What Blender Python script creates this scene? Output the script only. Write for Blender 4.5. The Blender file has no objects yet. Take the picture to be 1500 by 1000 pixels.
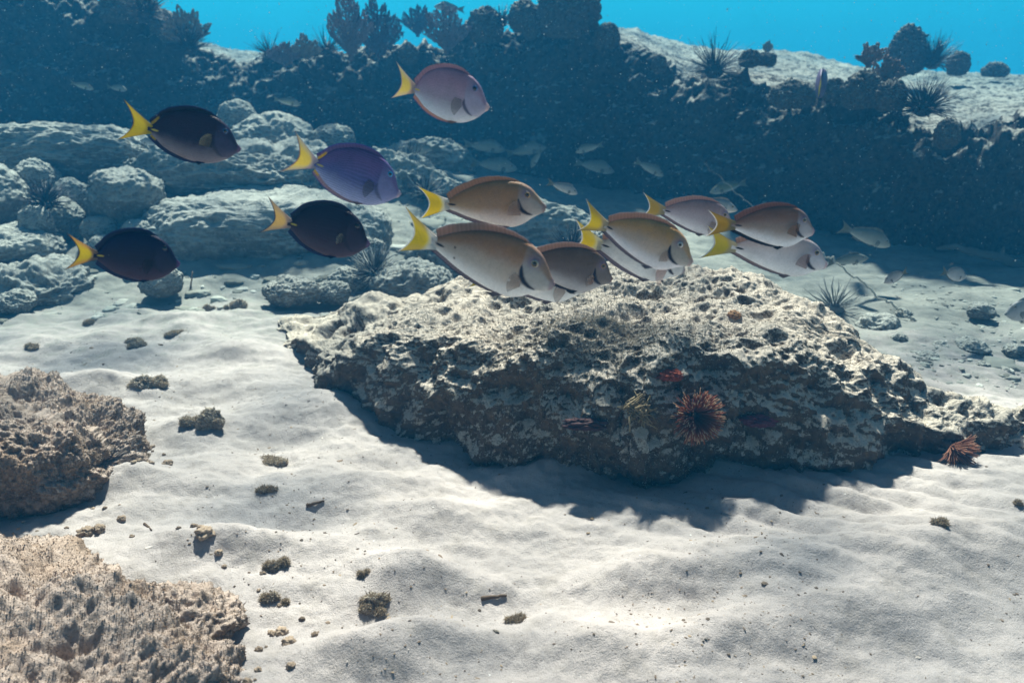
import bpy, bmesh, math, random
import numpy as np
from mathutils import Vector, Matrix

# ------------------------------------------------------------------ camera, light, exposure
SC = bpy.context.scene
COL = SC.collection
PITCH = math.radians(20.0)
H = 0.90
F = 1250.0                      # focal length in pixels of the 1500 px wide photograph
cam_d = bpy.data.cameras.new('camera')
cam = bpy.data.objects.new('camera', cam_d); COL.objects.link(cam)
cam.location = (0, 0, H); cam.rotation_euler = (math.pi/2 - PITCH, 0, 0)
cam_d.sensor_width = 36; cam_d.lens = 36*F/1500
cam_d.clip_start = 0.02; cam_d.clip_end = 300
cam_d.dof.use_dof = True; cam_d.dof.focus_distance = 1.75; cam_d.dof.aperture_fstop = 5.0
SC.camera = cam

SUN_EL, SUN_AZ = math.radians(51), math.radians(-4)
W = bpy.data.worlds.new('World'); SC.world = W; W.use_nodes = True
nt = W.node_tree; nt.nodes.clear()
_o = nt.nodes.new('ShaderNodeOutputWorld'); _b = nt.nodes.new('ShaderNodeBackground')
_s = nt.nodes.new('ShaderNodeTexSky'); _s.sky_type = 'NISHITA'; _s.sun_disc = False
_s.sun_elevation = SUN_EL; _s.sun_rotation = SUN_AZ
_g = nt.nodes.new('ShaderNodeTexCoord'); _x = nt.nodes.new('ShaderNodeSeparateXYZ')
_r = nt.nodes.new('ShaderNodeValToRGB')        # the sky filtered by the water above
_m = nt.nodes.new('ShaderNodeMix'); _m.data_type = 'RGBA'; _m.blend_type = 'MULTIPLY'; _m.inputs[0].default_value = 1
nt.links.new(_g.outputs['Generated'], _x.inputs[0]); nt.links.new(_x.outputs[2], _r.inputs[0])
cr = _r.color_ramp
cr.elements[0].position = 0.0; cr.elements[0].color = (0.0, 0.38, 0.42, 1)
cr.elements[1].position = 1.0; cr.elements[1].color = (0.70, 0.66, 0.62, 1)
e = cr.elements.new(0.45); e.color = (0.16, 0.34, 0.40, 1)
e = cr.elements.new(0.2); e.color = (0.0, 0.36, 0.47, 1)
nt.links.new(_s.outputs[0], _m.inputs[6]); nt.links.new(_r.outputs[0], _m.inputs[7])
nt.links.new(_m.outputs[2], _b.inputs[0]); nt.links.new(_b.outputs[0], _o.inputs[0])
_b.inputs[1].default_value = 0.047

sl = bpy.data.lights.new('sun', 'SUN'); sl.energy = 5.0; sl.angle = math.radians(3.0); sl.color = (1, 0.855, 0.775)
sun = bpy.data.objects.new('sun', sl); COL.objects.link(sun)
sdir = Vector((math.sin(SUN_AZ)*math.cos(SUN_EL), math.cos(SUN_AZ)*math.cos(SUN_EL), math.sin(SUN_EL)))
sun.rotation_euler = (-sdir).to_track_quat('-Z', 'Y').to_euler()

vs = SC.view_settings
vs.view_transform = 'Standard'; vs.look = 'None'; vs.exposure = 1.30; vs.gamma = 1
SC.cycles.use_denoising = True
SC.cycles.max_bounces = 6; SC.cycles.diffuse_bounces = 3; SC.cycles.glossy_bounces = 2
SC.cycles.transmission_bounces = 3; SC.cycles.volume_bounces = 1; SC.cycles.transparent_max_bounces = 6
SC.cycles.sample_clamp_indirect = 4
HAZE_D = 0.090
HAZE_COL = (0.014, 0.132, 0.284)
HAZE_ABS = (0.03, 0.60, 0.72)

# ------------------------------------------------------------------ helpers
rng = np.random.default_rng(7)
CP, SP = math.cos(PITCH), math.sin(PITCH)
def ray(px, py):
    a = (np.asarray(px, float) - 750)/F; b = (500 - np.asarray(py, float))/F
    return a, CP + b*SP, -SP + b*CP
def ptY(px, py, Y):
    dx, dy, dz = ray(px, py); t = Y/dy
    return np.array([dx*t, dy*t, H + dz*t])
def ptZ(px, py, z):
    dx, dy, dz = ray(px, py); t = (z - H)/dz
    return np.array([dx*t, dy*t, H + dz*t])
def depth(p): return p[1]*CP - (p[2]-H)*SP        # distance along the view axis
def sstep(a, b, x):
    t = np.clip((x-a)/(b-a), 0, 1); return t*t*(3-2*t)
def lin(h):
    h = h.lstrip('#'); v = np.array([int(h[i:i+2], 16)/255 for i in (0, 2, 4)])
    return np.where(v <= .04045, v/12.92, ((v+.055)/1.055)**2.4)

_perm = rng.permutation(256); _perm = np.concatenate([_perm, _perm, _perm])
_G = rng.normal(size=(256, 3)); _G /= np.linalg.norm(_G, axis=1)[:, None]
_J = rng.random((256, 3))
def _hash(i, j, k): return _perm[_perm[_perm[i & 255] + (j & 255)] + (k & 255)]
def perlin(p):
    i = np.floor(p).astype(np.int64); f = p - i
    u = f*f*f*(f*(f*6-15)+10); r = 0
    for a in (0, 1):
        wa = u[:, 0] if a else 1-u[:, 0]
        for b in (0, 1):
            wb = u[:, 1] if b else 1-u[:, 1]
            for c in (0, 1):
                wc = u[:, 2] if c else 1-u[:, 2]
                g = _G[_hash(i[:, 0]+a, i[:, 1]+b, i[:, 2]+c)]
                r = r + wa*wb*wc*(g[:, 0]*(f[:, 0]-a)+g[:, 1]*(f[:, 1]-b)+g[:, 2]*(f[:, 2]-c))
    return r*1.6
def fbm(p, o=4, gain=.5):
    r = 0; a = 1; q = p.copy()
    for k in range(o):
        r = r + a*perlin(q); q = q*2.03+17.3; a *= gain
    return r
def ridged(p, o=3):
    r = 0; a = 1; q = p.copy()
    for k in range(o):
        r = r + a*(1-2*np.abs(perlin(q))); q = q*2.1+9.1; a *= .5
    return r
def worley(p):
    i = np.floor(p).astype(np.int64); f = p - i; best = np.full(len(p), 9.)
    for a in (-1, 0, 1):
        for b in (-1, 0, 1):
            for c in (-1, 0, 1):
                j = _J[_hash(i[:, 0]+a, i[:, 1]+b, i[:, 2]+c)]
                d = (a+j[:, 0]-f[:, 0])**2+(b+j[:, 1]-f[:, 1])**2+(c+j[:, 2]-f[:, 2])**2
                best = np.minimum(best, d)
    return np.sqrt(best)
def n2(x, y, s, seed=0, o=3):
    x = np.asarray(x, float).ravel(); y = np.asarray(y, float).ravel()
    return fbm(np.stack([x*s+seed*13.7, y*s-seed*7.1, np.full_like(x, seed*3.3+.5)], 1), o)

def hermite(x, xs, ys):
    xs = np.asarray(xs, float); ys = np.asarray(ys, float); m = np.gradient(ys, xs)
    x = np.clip(x, xs[0], xs[-1]); k = np.clip(np.searchsorted(xs, x)-1, 0, len(xs)-2)
    h = xs[k+1]-xs[k]; t = (x-xs[k])/h
    return ((2*t**3-3*t**2+1)*ys[k]+(t**3-2*t**2+t)*h*m[k]+(-2*t**3+3*t**2)*ys[k+1]+(t**3-t**2)*h*m[k+1])

def tag(o, label=None, cat=None, group=None, kind=None):
    if label: o['label'] = label
    if cat: o['category'] = cat
    if group: o['group'] = group
    if kind: o['kind'] = kind
    return o
def empty(name, loc=(0, 0, 0), rot=(0, 0, 0)):
    o = bpy.data.objects.new(name, None); COL.objects.link(o); o.location = loc; o.rotation_euler = rot
    o.empty_display_size = .05
    return o
def mk(name, V, faces, mat, parent=None, col=None, smooth=True):
    V = np.asarray(V, np.float32)
    if not isinstance(faces, list): faces = [faces]
    faces = [np.asarray(f, np.int32) for f in faces if len(f)]
    me = bpy.data.meshes.new(name)
    loops = np.concatenate([f.ravel() for f in faces])
    tot = np.concatenate([np.full(len(f), f.shape[1], np.int32) for f in faces])
    me.vertices.add(len(V)); me.vertices.foreach_set('co', V.ravel())
    me.loops.add(len(loops)); me.loops.foreach_set('vertex_index', loops)
    me.polygons.add(len(tot)); me.polygons.foreach_set('loop_start', np.concatenate([[0], np.cumsum(tot)[:-1]]).astype(np.int32))
    me.polygons.foreach_set('use_smooth', np.full(len(tot), smooth))
    if col is not None:
        a = me.attributes.new('Col', 'FLOAT_COLOR', 'POINT')
        c = np.ones((len(V), 4), np.float32); c[:, :3] = col
        a.data.foreach_set('color', c.ravel())
    me.update(calc_edges=True); me.validate()
    if mat: me.materials.append(mat)
    o = bpy.data.objects.new(name, me); COL.objects.link(o)
    if parent: o.parent = parent
    return o
class MB:
    def __init__(s): s.v = []; s.f3 = []; s.f4 = []; s.c = []; s.n = 0
    def add(s, V, F3=None, F4=None, col=(1, 1, 1)):
        V = np.asarray(V, float)
        if F3 is not None and len(F3): s.f3.append(np.asarray(F3)+s.n)
        if F4 is not None and len(F4): s.f4.append(np.asarray(F4)+s.n)
        c = np.asarray(col, float); s.c.append(np.broadcast_to(c, (len(V), 3)))
        s.v.append(V); s.n += len(V)
    def tube(s, P, R, n=5, col=(1, 1, 1)):
        P = np.asarray(P, float); R = np.broadcast_to(np.asarray(R, float), (len(P),))
        T = np.gradient(P, axis=0); T /= np.linalg.norm(T, axis=1)[:, None]+1e-12
        ref = np.array([0, 0, 1.]) if abs(T[0][2]) < .9 else np.array([1., 0, 0])
        A = np.cross(T, ref); A /= np.linalg.norm(A, axis=1)[:, None]+1e-12; B = np.cross(T, A)
        th = np.arange(n)*2*math.pi/n
        V = P[:, None]+R[:, None, None]*(A[:, None]*np.cos(th)[None, :, None]+B[:, None]*np.sin(th)[None, :, None])
        m = len(P); i = np.arange(m-1)[:, None]*n; j = np.arange(n)[None]; k = (j+1) % n
        Q = np.stack([i+j, i+k, i+n+k, i+n+j], -1).reshape(-1, 4)
        cc = np.asarray(col, float)
        if cc.ndim == 2: cc = np.repeat(cc, n, 0)
        caps = [[0, q+1, q] for q in range(1, n-1)] + [[(m-1)*n, (m-1)*n+q, (m-1)*n+q+1] for q in range(1, n-1)]
        s.add(V.reshape(-1, 3), caps, Q, cc)
    def build(s, name, mat, parent=None, smooth=True):
        f = []
        if s.f3: f.append(np.concatenate(s.f3))
        if s.f4: f.append(np.concatenate(s.f4))
        return mk(name, np.concatenate(s.v), f, mat, parent, np.concatenate(s.c), smooth)
def grid_faces(n, m, wrap=False):
    i = np.arange(n-1)[:, None]; j = np.arange(m if wrap else m-1)[None]; k = (j+1) % m
    return np.stack(np.broadcast_arrays(i*m+j, i*m+k, (i+1)*m+k, (i+1)*m+j), -1).reshape(-1, 4)
def vnormals(V, faces):
    N = np.zeros_like(V)
    for f in faces:
        a = V[f[:, 1]]-V[f[:, 0]]; b = V[f[:, -1]]-V[f[:, 0]]; n = np.cross(a, b)
        for k in range(f.shape[1]):
            for c in range(3): N[:, c] += np.bincount(f[:, k], n[:, c], len(V))
    return N/(np.linalg.norm(N, axis=1)[:, None]+1e-12)
_ico = {}
def ico(level):
    if level not in _ico:
        bm = bmesh.new(); bmesh.ops.create_icosphere(bm, subdivisions=level, radius=1)
        V = np.array([v.co[:] for v in bm.verts]); Fc = np.array([[v.index for v in f.verts] for f in bm.faces]); bm.free()
        _ico[level] = (V, Fc)
    return _ico[level]

# ------------------------------------------------------------------ materials
def newmat(name):
    m = bpy.data.materials.new(name); m.use_nodes = True; t = m.node_tree
    return m, t, t.nodes['Principled BSDF']
def N(t, kind, **kw):
    n = t.nodes.new(kind)
    for k, v in kw.items(): setattr(n, k, v)
    return n
def mixc(t, fac, a, b, blend='MIX'):
    m = N(t, 'ShaderNodeMix', data_type='RGBA', blend_type=blend)
    for s, v in ((0, fac), (6, a), (7, b)):
        if isinstance(v, bpy.types.NodeSocket): t.links.new(v, m.inputs[s])
        elif s == 0: m.inputs[0].default_value = v
        else: m.inputs[s].default_value = (*v, 1)
    return m.outputs[2]
def noise(t, scale, detail=4, rough=.6, vec=None):
    n = N(t, 'ShaderNodeTexNoise'); n.inputs['Scale'].default_value = scale; n.inputs['Detail'].default_value = detail
    n.inputs['Roughness'].default_value = rough
    if vec is not None: t.links.new(vec, n.inputs['Vector'])
    return n.outputs[0]
def mrange(t, v, a, b, c=0., d=1.):
    n = N(t, 'ShaderNodeMapRange'); t.links.new(v, n.inputs[0])
    for k, x in zip((1, 2, 3, 4), (a, b, c, d)): n.inputs[k].default_value = x
    return n.outputs[0]
def math_(t, op, a, b):
    n = N(t, 'ShaderNodeMath', operation=op)
    for k, v in enumerate((a, b)):
        if isinstance(v, bpy.types.NodeSocket): t.links.new(v, n.inputs[k])
        else: n.inputs[k].default_value = v
    return n.outputs[0]
def bump(t, b, hs, dist):
    prev = None
    for h, d in zip(hs, dist):
        n = N(t, 'ShaderNodeBump'); n.inputs['Distance'].default_value = d; n.inputs['Strength'].default_value = 1
        t.links.new(h, n.inputs['Height'])
        if prev is not None: t.links.new(prev, n.inputs['Normal'])
        prev = n.outputs[0]
    t.links.new(prev, b.inputs['Normal'])
def rock_mat(name, dust_lit, rock, rock2, lo=-.1, hi=.75, fine=1., tint=None, cover=1., big=.28, mid=.38, small=0.):
    """encrusted rock: pale sediment above, dark turf and crusts elsewhere, sunlit and shaded sides painted in"""
    m, t, b = newmat(name)
    co = N(t, 'ShaderNodeTexCoord').outputs['Object']
    geo = N(t, 'ShaderNodeNewGeometry'); sp = N(t, 'ShaderNodeSeparateXYZ'); t.links.new(geo.outputs['Normal'], sp.inputs[0])
    n1 = noise(t, 9*fine, 6, .65, co); n2_ = noise(t, 45*fine, 5, .7, co); n3 = noise(t, 170*fine, 3, .7, co)
    z = math_(t, 'ADD', sp.outputs[2], mrange(t, n1, .3, .7, -big, big))
    z = math_(t, 'ADD', z, mrange(t, n2_, .3, .7, -mid, mid))
    if small: z = math_(t, 'ADD', z, mrange(t, n3, .3, .7, -small, small))
    fac = math_(t, 'MULTIPLY', mrange(t, z, lo, hi), cover)
    rc = mixc(t, mrange(t, n2_, .35, .65), rock, rock2)
    dc = mixc(t, mrange(t, n3, .3, .7, 0, .45), dust_lit, tuple(np.array(dust_lit)*.55))
    if tint is not None:
        tn = noise(t, 5*fine, 5, .6, co)
        dc = mixc(t, mrange(t, tn, .48, .68, 0, .8), dc, tint)
    c = mixc(t, fac, rc, dc)
    t.links.new(c, b.inputs['Base Color']); b.inputs['Roughness'].default_value = .92
    b.inputs['Specular IOR Level'].default_value = .15
    bump(t, b, (n2_, n3), (.012/fine, .005/fine))
    return m
M_rock = rock_mat('rock_main', (.76, .66, .55), (.068, .048, .033), (.165, .12, .08), lo=.36, hi=.72, fine=1.3, big=.05, mid=.07, small=.32)  # sediment pale top and dark flank also carry painted sunlight and shade
M_boulder = rock_mat('rock_boulder', (.52, .52, .475), (.105, .10, .09), (.21, .20, .175), lo=-.05, hi=.8, fine=.9, big=.18, mid=.25, small=.2)
M_fore = rock_mat('rock_foreground', (.64, .51, .43), (.13, .095, .068), (.30, .22, .16), lo=-.05, hi=.8, fine=1.7, big=.3, mid=.4, small=.25, tint=(.42, .29, .20))
M_wall = rock_mat('reef_rock', (.46, .45, .41), (.018, .016, .016), (.085, .072, .062), lo=.66, hi=1.05, fine=.8)
M_head = rock_mat('coral_head', (.40, .38, .33), (.06, .05, .045), (.14, .11, .09), lo=.3, hi=1.1, fine=1.2)
M_clump = rock_mat('clump', (.50, .44, .36), (.26, .21, .16), (.40, .33, .26), lo=-.35, hi=.7, fine=2.5)

def sand_material():
    m, t, b = newmat('sand')
    co = N(t, 'ShaderNodeTexCoord').outputs['Object']
    n1 = noise(t, 3.5, 5, .6, co); n2_ = noise(t, 22, 5, .7, co); n3 = noise(t, 260, 3, .75, co); n4 = noise(t, 900, 2, .6, co)
    c = mixc(t, mrange(t, n1, .35, .65), (.55, .49, .465), (.38, .345, .335))
    c = mixc(t, mrange(t, n2_, .5, .72, 0, .55), c, (.31, .275, .245))
    c = mixc(t, mrange(t, n3, .60, .74, 0, .75), c, (.20, .165, .135))
    c = mixc(t, mrange(t, n4, .62, .75, 0, .5), c, (.72, .70, .66))
    # a grey green tone mixed over the bottom near the reef, sooner at right
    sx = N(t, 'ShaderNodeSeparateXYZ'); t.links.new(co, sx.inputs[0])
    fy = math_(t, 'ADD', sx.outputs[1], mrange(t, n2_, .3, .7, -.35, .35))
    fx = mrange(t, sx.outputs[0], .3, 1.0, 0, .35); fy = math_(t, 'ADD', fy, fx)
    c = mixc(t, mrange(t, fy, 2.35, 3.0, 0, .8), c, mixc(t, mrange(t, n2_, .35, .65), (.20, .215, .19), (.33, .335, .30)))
    t.links.new(c, b.inputs['Base Color']); b.inputs['Roughness'].default_value = .95; b.inputs['Specular IOR Level'].default_value = .1
    bump(t, b, (n2_, n3, n4), (.005, .0028, .001))
    return m
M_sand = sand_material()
def vcol_mat(name, rough=.45, spec=.35, transl=0., bumps=None, sheen=0., clear=0.):
    m, t, b = newmat(name)
    a = N(t, 'ShaderNodeAttribute', attribute_name='Col')
    t.links.new(a.outputs['Color'], b.inputs['Base Color'])
    b.inputs['Roughness'].default_value = rough; b.inputs['Specular IOR Level'].default_value = spec
    if bumps:
        co = N(t, 'ShaderNodeTexCoord').outputs['Object']
        bump(t, b, (noise(t, bumps[0], 3, .6, co),), (bumps[1],))
    if transl:
        o = t.nodes['Material Output']; tr = N(t, 'ShaderNodeBsdfTranslucent'); mx = N(t, 'ShaderNodeMixShader')
        t.links.new(a.outputs['Color'], tr.inputs[0]); mx.inputs[0].default_value = transl
        t.links.new(b.outputs[0], mx.inputs[1]); t.links.new(tr.outputs[0], mx.inputs[2]); t.links.new(mx.outputs[0], o.inputs[0])
        if clear:
            tp = N(t, 'ShaderNodeBsdfTransparent'); m2 = N(t, 'ShaderNodeMixShader'); m2.inputs[0].default_value = clear
            t.links.new(mx.outputs[0], m2.inputs[1]); t.links.new(tp.outputs[0], m2.inputs[2]); t.links.new(m2.outputs[0], o.inputs[0])
    return m
M_skin = vcol_mat('fish_skin', .40, .14, 0, (520, .0010))
M_fin = vcol_mat('fish_fin', .5, .3, .45)
M_pec = vcol_mat('fish_side_fin', .5, .2, .4, None, 0., .68)
M_eye = vcol_mat('fish_eye', .12, .6)
M_spine = vcol_mat('urchin', .5, .4)
M_turf = vcol_mat('turf', .9, .1, .3)
M_fan = vcol_mat('sea_fan', .9, .1, .35)
M_soft = vcol_mat('soft', .75, .2, .15)
M_bits = vcol_mat('bits', .9, .1)

# ------------------------------------------------------------------ ground: the sand sheet
MOUNDS = []
for (px, py, rx, ry, a) in ((598, 838, .075, .05, .032), (640, 752, .09, .05, .02), (940, 846, .12, .05, .022), (870, 948, .085, .05, .032),
        (625, 930, .08, .035, .024), (545, 965, .10, .05, .03), (1010, 560, .1, .1, .01), (340, 520, .12, .09, .03), (420, 470, .12, .08, .02),
        (330, 800, .12, .05, .03), (200, 700, .1, .06, .02), (470, 600, .1, .07, .02), (120, 560, .15, .06, .03), (1050, 930, .09, .05, .022),
        (1270, 900, .14, .07, .022), (1130, 830, .15, .06, .018), (1400, 800, .2, .08, .025), (740, 960, .1, .04, -.02), (760, 870, .09, .05, -.02),
        (450, 760, .12, .05, -.02), (560, 700, .1, .05, .014), (270, 470, .14, .05, .02), (80, 500, .12, .06, .02), (400, 640, .14, .05, -.018)):
    p = ptZ(px, py, 0); MOUNDS.append((p[0], p[1], rx, ry, a*1.4))
def sand_z(x, y):
    x = np.asarray(x, float); y = np.asarray(y, float); sh = np.broadcast(x, y).shape
    x = np.broadcast_to(x, sh).ravel(); y = np.broadcast_to(y, sh).ravel()
    wl = 1-sstep(-.9, .5, x)
    z = .29*wl*np.clip((y-2.9)/1.7, 0, 1)**1.15 + .10*(1-wl)*sstep(3.2, 4.6, y)*(1-sstep(.9, 1.6, x))
    z = z - .075*np.clip(y-6.5, 0, None)
    z = z + .028*n2(x, y, 1.3, 1, 3) + .019*n2(x*1.0, y*1.5, 4.0, 2, 3) + .005*n2(x, y, 14, 3, 3)
    for (mx, my, rx, ry, a) in MOUNDS:
        d = ((x-mx)/rx)**2+((y-my)/ry)**2
        z = z + a*np.exp(-d*.8)
    # ripples beside the rock, running away to the left
    w = np.exp(-(((x-.62)/.42)**2+((y-1.50)/.22)**2))
    ph = (x*.9+(y-1.5)*1.5)*2*math.pi/.115 + 1.6*n2(x, y, 3, 5, 2)
    z = z + w*.0065*(np.abs(np.sin(ph*.5))*2-1)
    return z.reshape(sh) if sh else float(z[0])
def ground(px, py):
    z = 0.
    for k in range(12):
        p = ptZ(px, py, z); z = .5*z+.5*float(sand_z(p[0], p[1]))
    p = ptZ(px, py, z); return p
def build_sand():
    n, m = 760, 760
    v = np.linspace(0, 1, n)
    y = .25 + 4.0*v**1.25; far = 4.25+np.linspace(0, 1, 60)[1:]**2.2*24
    y = np.concatenate([[-3, -1, -.2], y, far])
    u = np.linspace(-1, 1, m); sx = np.sign(u)*(np.abs(u)*1.35+np.abs(u)**9*12)
    X = sx[None]*(np.clip(y, .55, None)*.62+.15)[:, None]; Y = np.repeat(y[:, None], m, 1)
    Z = sand_z(X, Y)
    nearb = np.exp(-((Y-1.6)/1.2)**2)
    Z = Z + (.0022*n2(X, Y, 55, 8, 3)).reshape(Z.shape)*nearb
    V = np.stack([X, Y, Z], -1).reshape(-1, 3)
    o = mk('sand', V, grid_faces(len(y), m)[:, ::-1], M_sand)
    tag(o, kind='structure')
build_sand()

# ------------------------------------------------------------------ reef ledge (terrain)
CX = [-350, -100, 0, 110, 170, 230, 265, 300, 340, 370, 400, 470, 560, 640, 690, 780, 870, 900, 960, 1000, 1060, 1120, 1190, 1250, 1320, 1350, 1420, 1500, 1600, 1900]
CYp = [-70, -55, -40, -4, 18, 38, 68, 86, 108, 108, 90, 82, 86, 84, 64, 50, 48, 64, 102, 124, 116, 138, 152, 158, 184, 204, 208, 194, 192, 192]
CD = np.interp(CX, [-350, 0, 300, 600, 800, 900, 1000, 1120, 1250, 1350, 1500, 1900], [5.2, 5.1, 5.1, 5.1, 4.95, 4.7, 4.45, 4.15, 3.85, 3.6, 3.45, 3.2])
RX = [-350, 0, 110, 230, 300, 370, 440, 480, 700, 860, 890, 930, 1000, 1060, 1130, 1180, 1230, 1300, 1400, 1490, 1900]
RYp = [0, 10, 35, 58, 66, 78, 98, 115, 120, 100, 47, 46, 66, 78, 75, 80, 93, 106, 109, 113, 128]
def crestY(px): return float(np.interp(px, CX, CD))
def build_terrain():
    px = np.linspace(-340, 1880, 1150)
    cy = np.interp(px, CX, CYp); cd = np.interp(px, CX, CD)
    ry = np.interp(px, RX, RYp); rd = cd+3.2
    C = ptY(px, cy, cd).T; R = ptY(px, ry, rd).T
    R[:, 2] = np.minimum(R[:, 2], C[:, 2]+.5)
    under = np.interp(px, [0, 900, 1150, 1400, 1900], [-.12, -.05, .12, .35, .35])
    rows = []
    for t in np.linspace(0, 1, 150):
        zf = -.15; z = zf+(C[:, 2]-zf)*t
        yy = cd+under*(1-t)**1.3 - .10*np.sin(math.pi*t)*(1-t*.4)
        yy = yy + .14*sstep(.82, 1, t)**2*np.ones_like(px)
        k = yy/cd
        rows.append(np.stack([C[:, 0]*k, yy, z], 1))
    top = rows[-1]
    for s in np.linspace(0, 1, 150)[1:]**1.6:
        P = top+(R-top)*s
        P[:, 2] = top[:, 2]+(R[:, 2]-top[:, 2])*(s**.9)
        rows.append(P)
    for s in np.linspace(0, 1, 40)[1:]**1.6:
        P = R*(1+s*np.array([[2.2, 2.2, 0]])); P[:, 2] = R[:, 2]-1.1*s-.12*sstep(0, .06, s)
        rows.append(P)
    P = np.array(rows); n, m = P.shape[:2]; V = P.reshape(-1, 3); Q = grid_faces(n, m)
    Nn = vnormals(V, [Q])
    if Nn[:m*100].mean(0)[1] > 0: Nn = -Nn; Q = Q[:, ::-1]
    k = np.arange(n)
    amp = np.where(k < 150, 1, np.clip(1-(k-150)/25, .33, 1)); amp = np.repeat(amp, m)
    fade = np.repeat(np.where(k < 300, 1, 0.5), m)
    d = .065*fbm(V*2.6, 3)+.04*ridged(V*6.5+3, 3)+.022*fbm(V*21, 3)
    w = worley(V*7.5); d += .05*(.5-w)
    w = worley(V*19+5); d += .022*(.5-w)
    d += .007*fbm(V*60, 2)
    V = V+Nn*(d*amp*fade)[:, None]
    o = mk('terrain', V, Q, M_wall); tag(o, kind='structure')
build_terrain()

# ------------------------------------------------------------------ rocks
def rough_blob(V0, Fc, radii, seed, amps, flat=.0, squash=None):
    """displace a unit sphere into a rock; amps = (large, ridge, pits, fine, tiny) in units of mean radius"""
    rm = np.mean(radii); off = np.array([seed*5.13, seed*2.71, seed*3.37])
    V = V0*np.asarray(radii)
    L, r, p, f, t = amps
    q = V0*1.0+off
    d = L*fbm(q*1.15, 3)+r*ridged(q*2.4, 3)+f*fbm(q*9, 3)
    if p: d = d-p*np.clip(.42-worley(q*4.2), 0, 1)*2.4
    if t: d = d+t*fbm(q*24, 2)
    n = V0/np.asarray(radii); n /= np.linalg.norm(n, axis=1)[:, None]
    V = V+n*(d*rm)[:, None]
    return V
def turf(parent, V, Fc, n, ln, cols, zmin=-.2, seed=0, wid=.25, mask=None):
    r = np.random.default_rng(seed+100)
    Nn = vnormals(V, [Fc])
    A = np.abs(Nn[:, 2] > zmin).astype(float)
    if mask is not None: A = A*mask
    pr = A/A.sum(); idx = r.choice(len(V), n, p=pr)
    p = V[idx]; nn = Nn[idx]+r.normal(0, .45, (n, 3)); nn /= np.linalg.norm(nn, axis=1)[:, None]
    s = np.cross(nn, r.normal(size=(n, 3))); s /= np.linalg.norm(s, axis=1)[:, None]+1e-9
    l = ln*r.uniform(.4, 1.3, n)[:, None]
    T = np.stack([p-s*l*wid-nn*l*.3, p+s*l*wid-nn*l*.3, p+nn*l+r.normal(0, .25, (n, 3))*l], 1).reshape(-1, 3)
    cols = np.asarray(cols); c = cols[r.integers(0, len(cols), n)]*r.uniform(.7, 1.2, (n, 1))
    o = mk('algae_turf', T, np.arange(3*n).reshape(-1, 3), M_turf, parent, np.repeat(c, 3, 0))
    o['kind'] = 'stuff'
    return o

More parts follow.
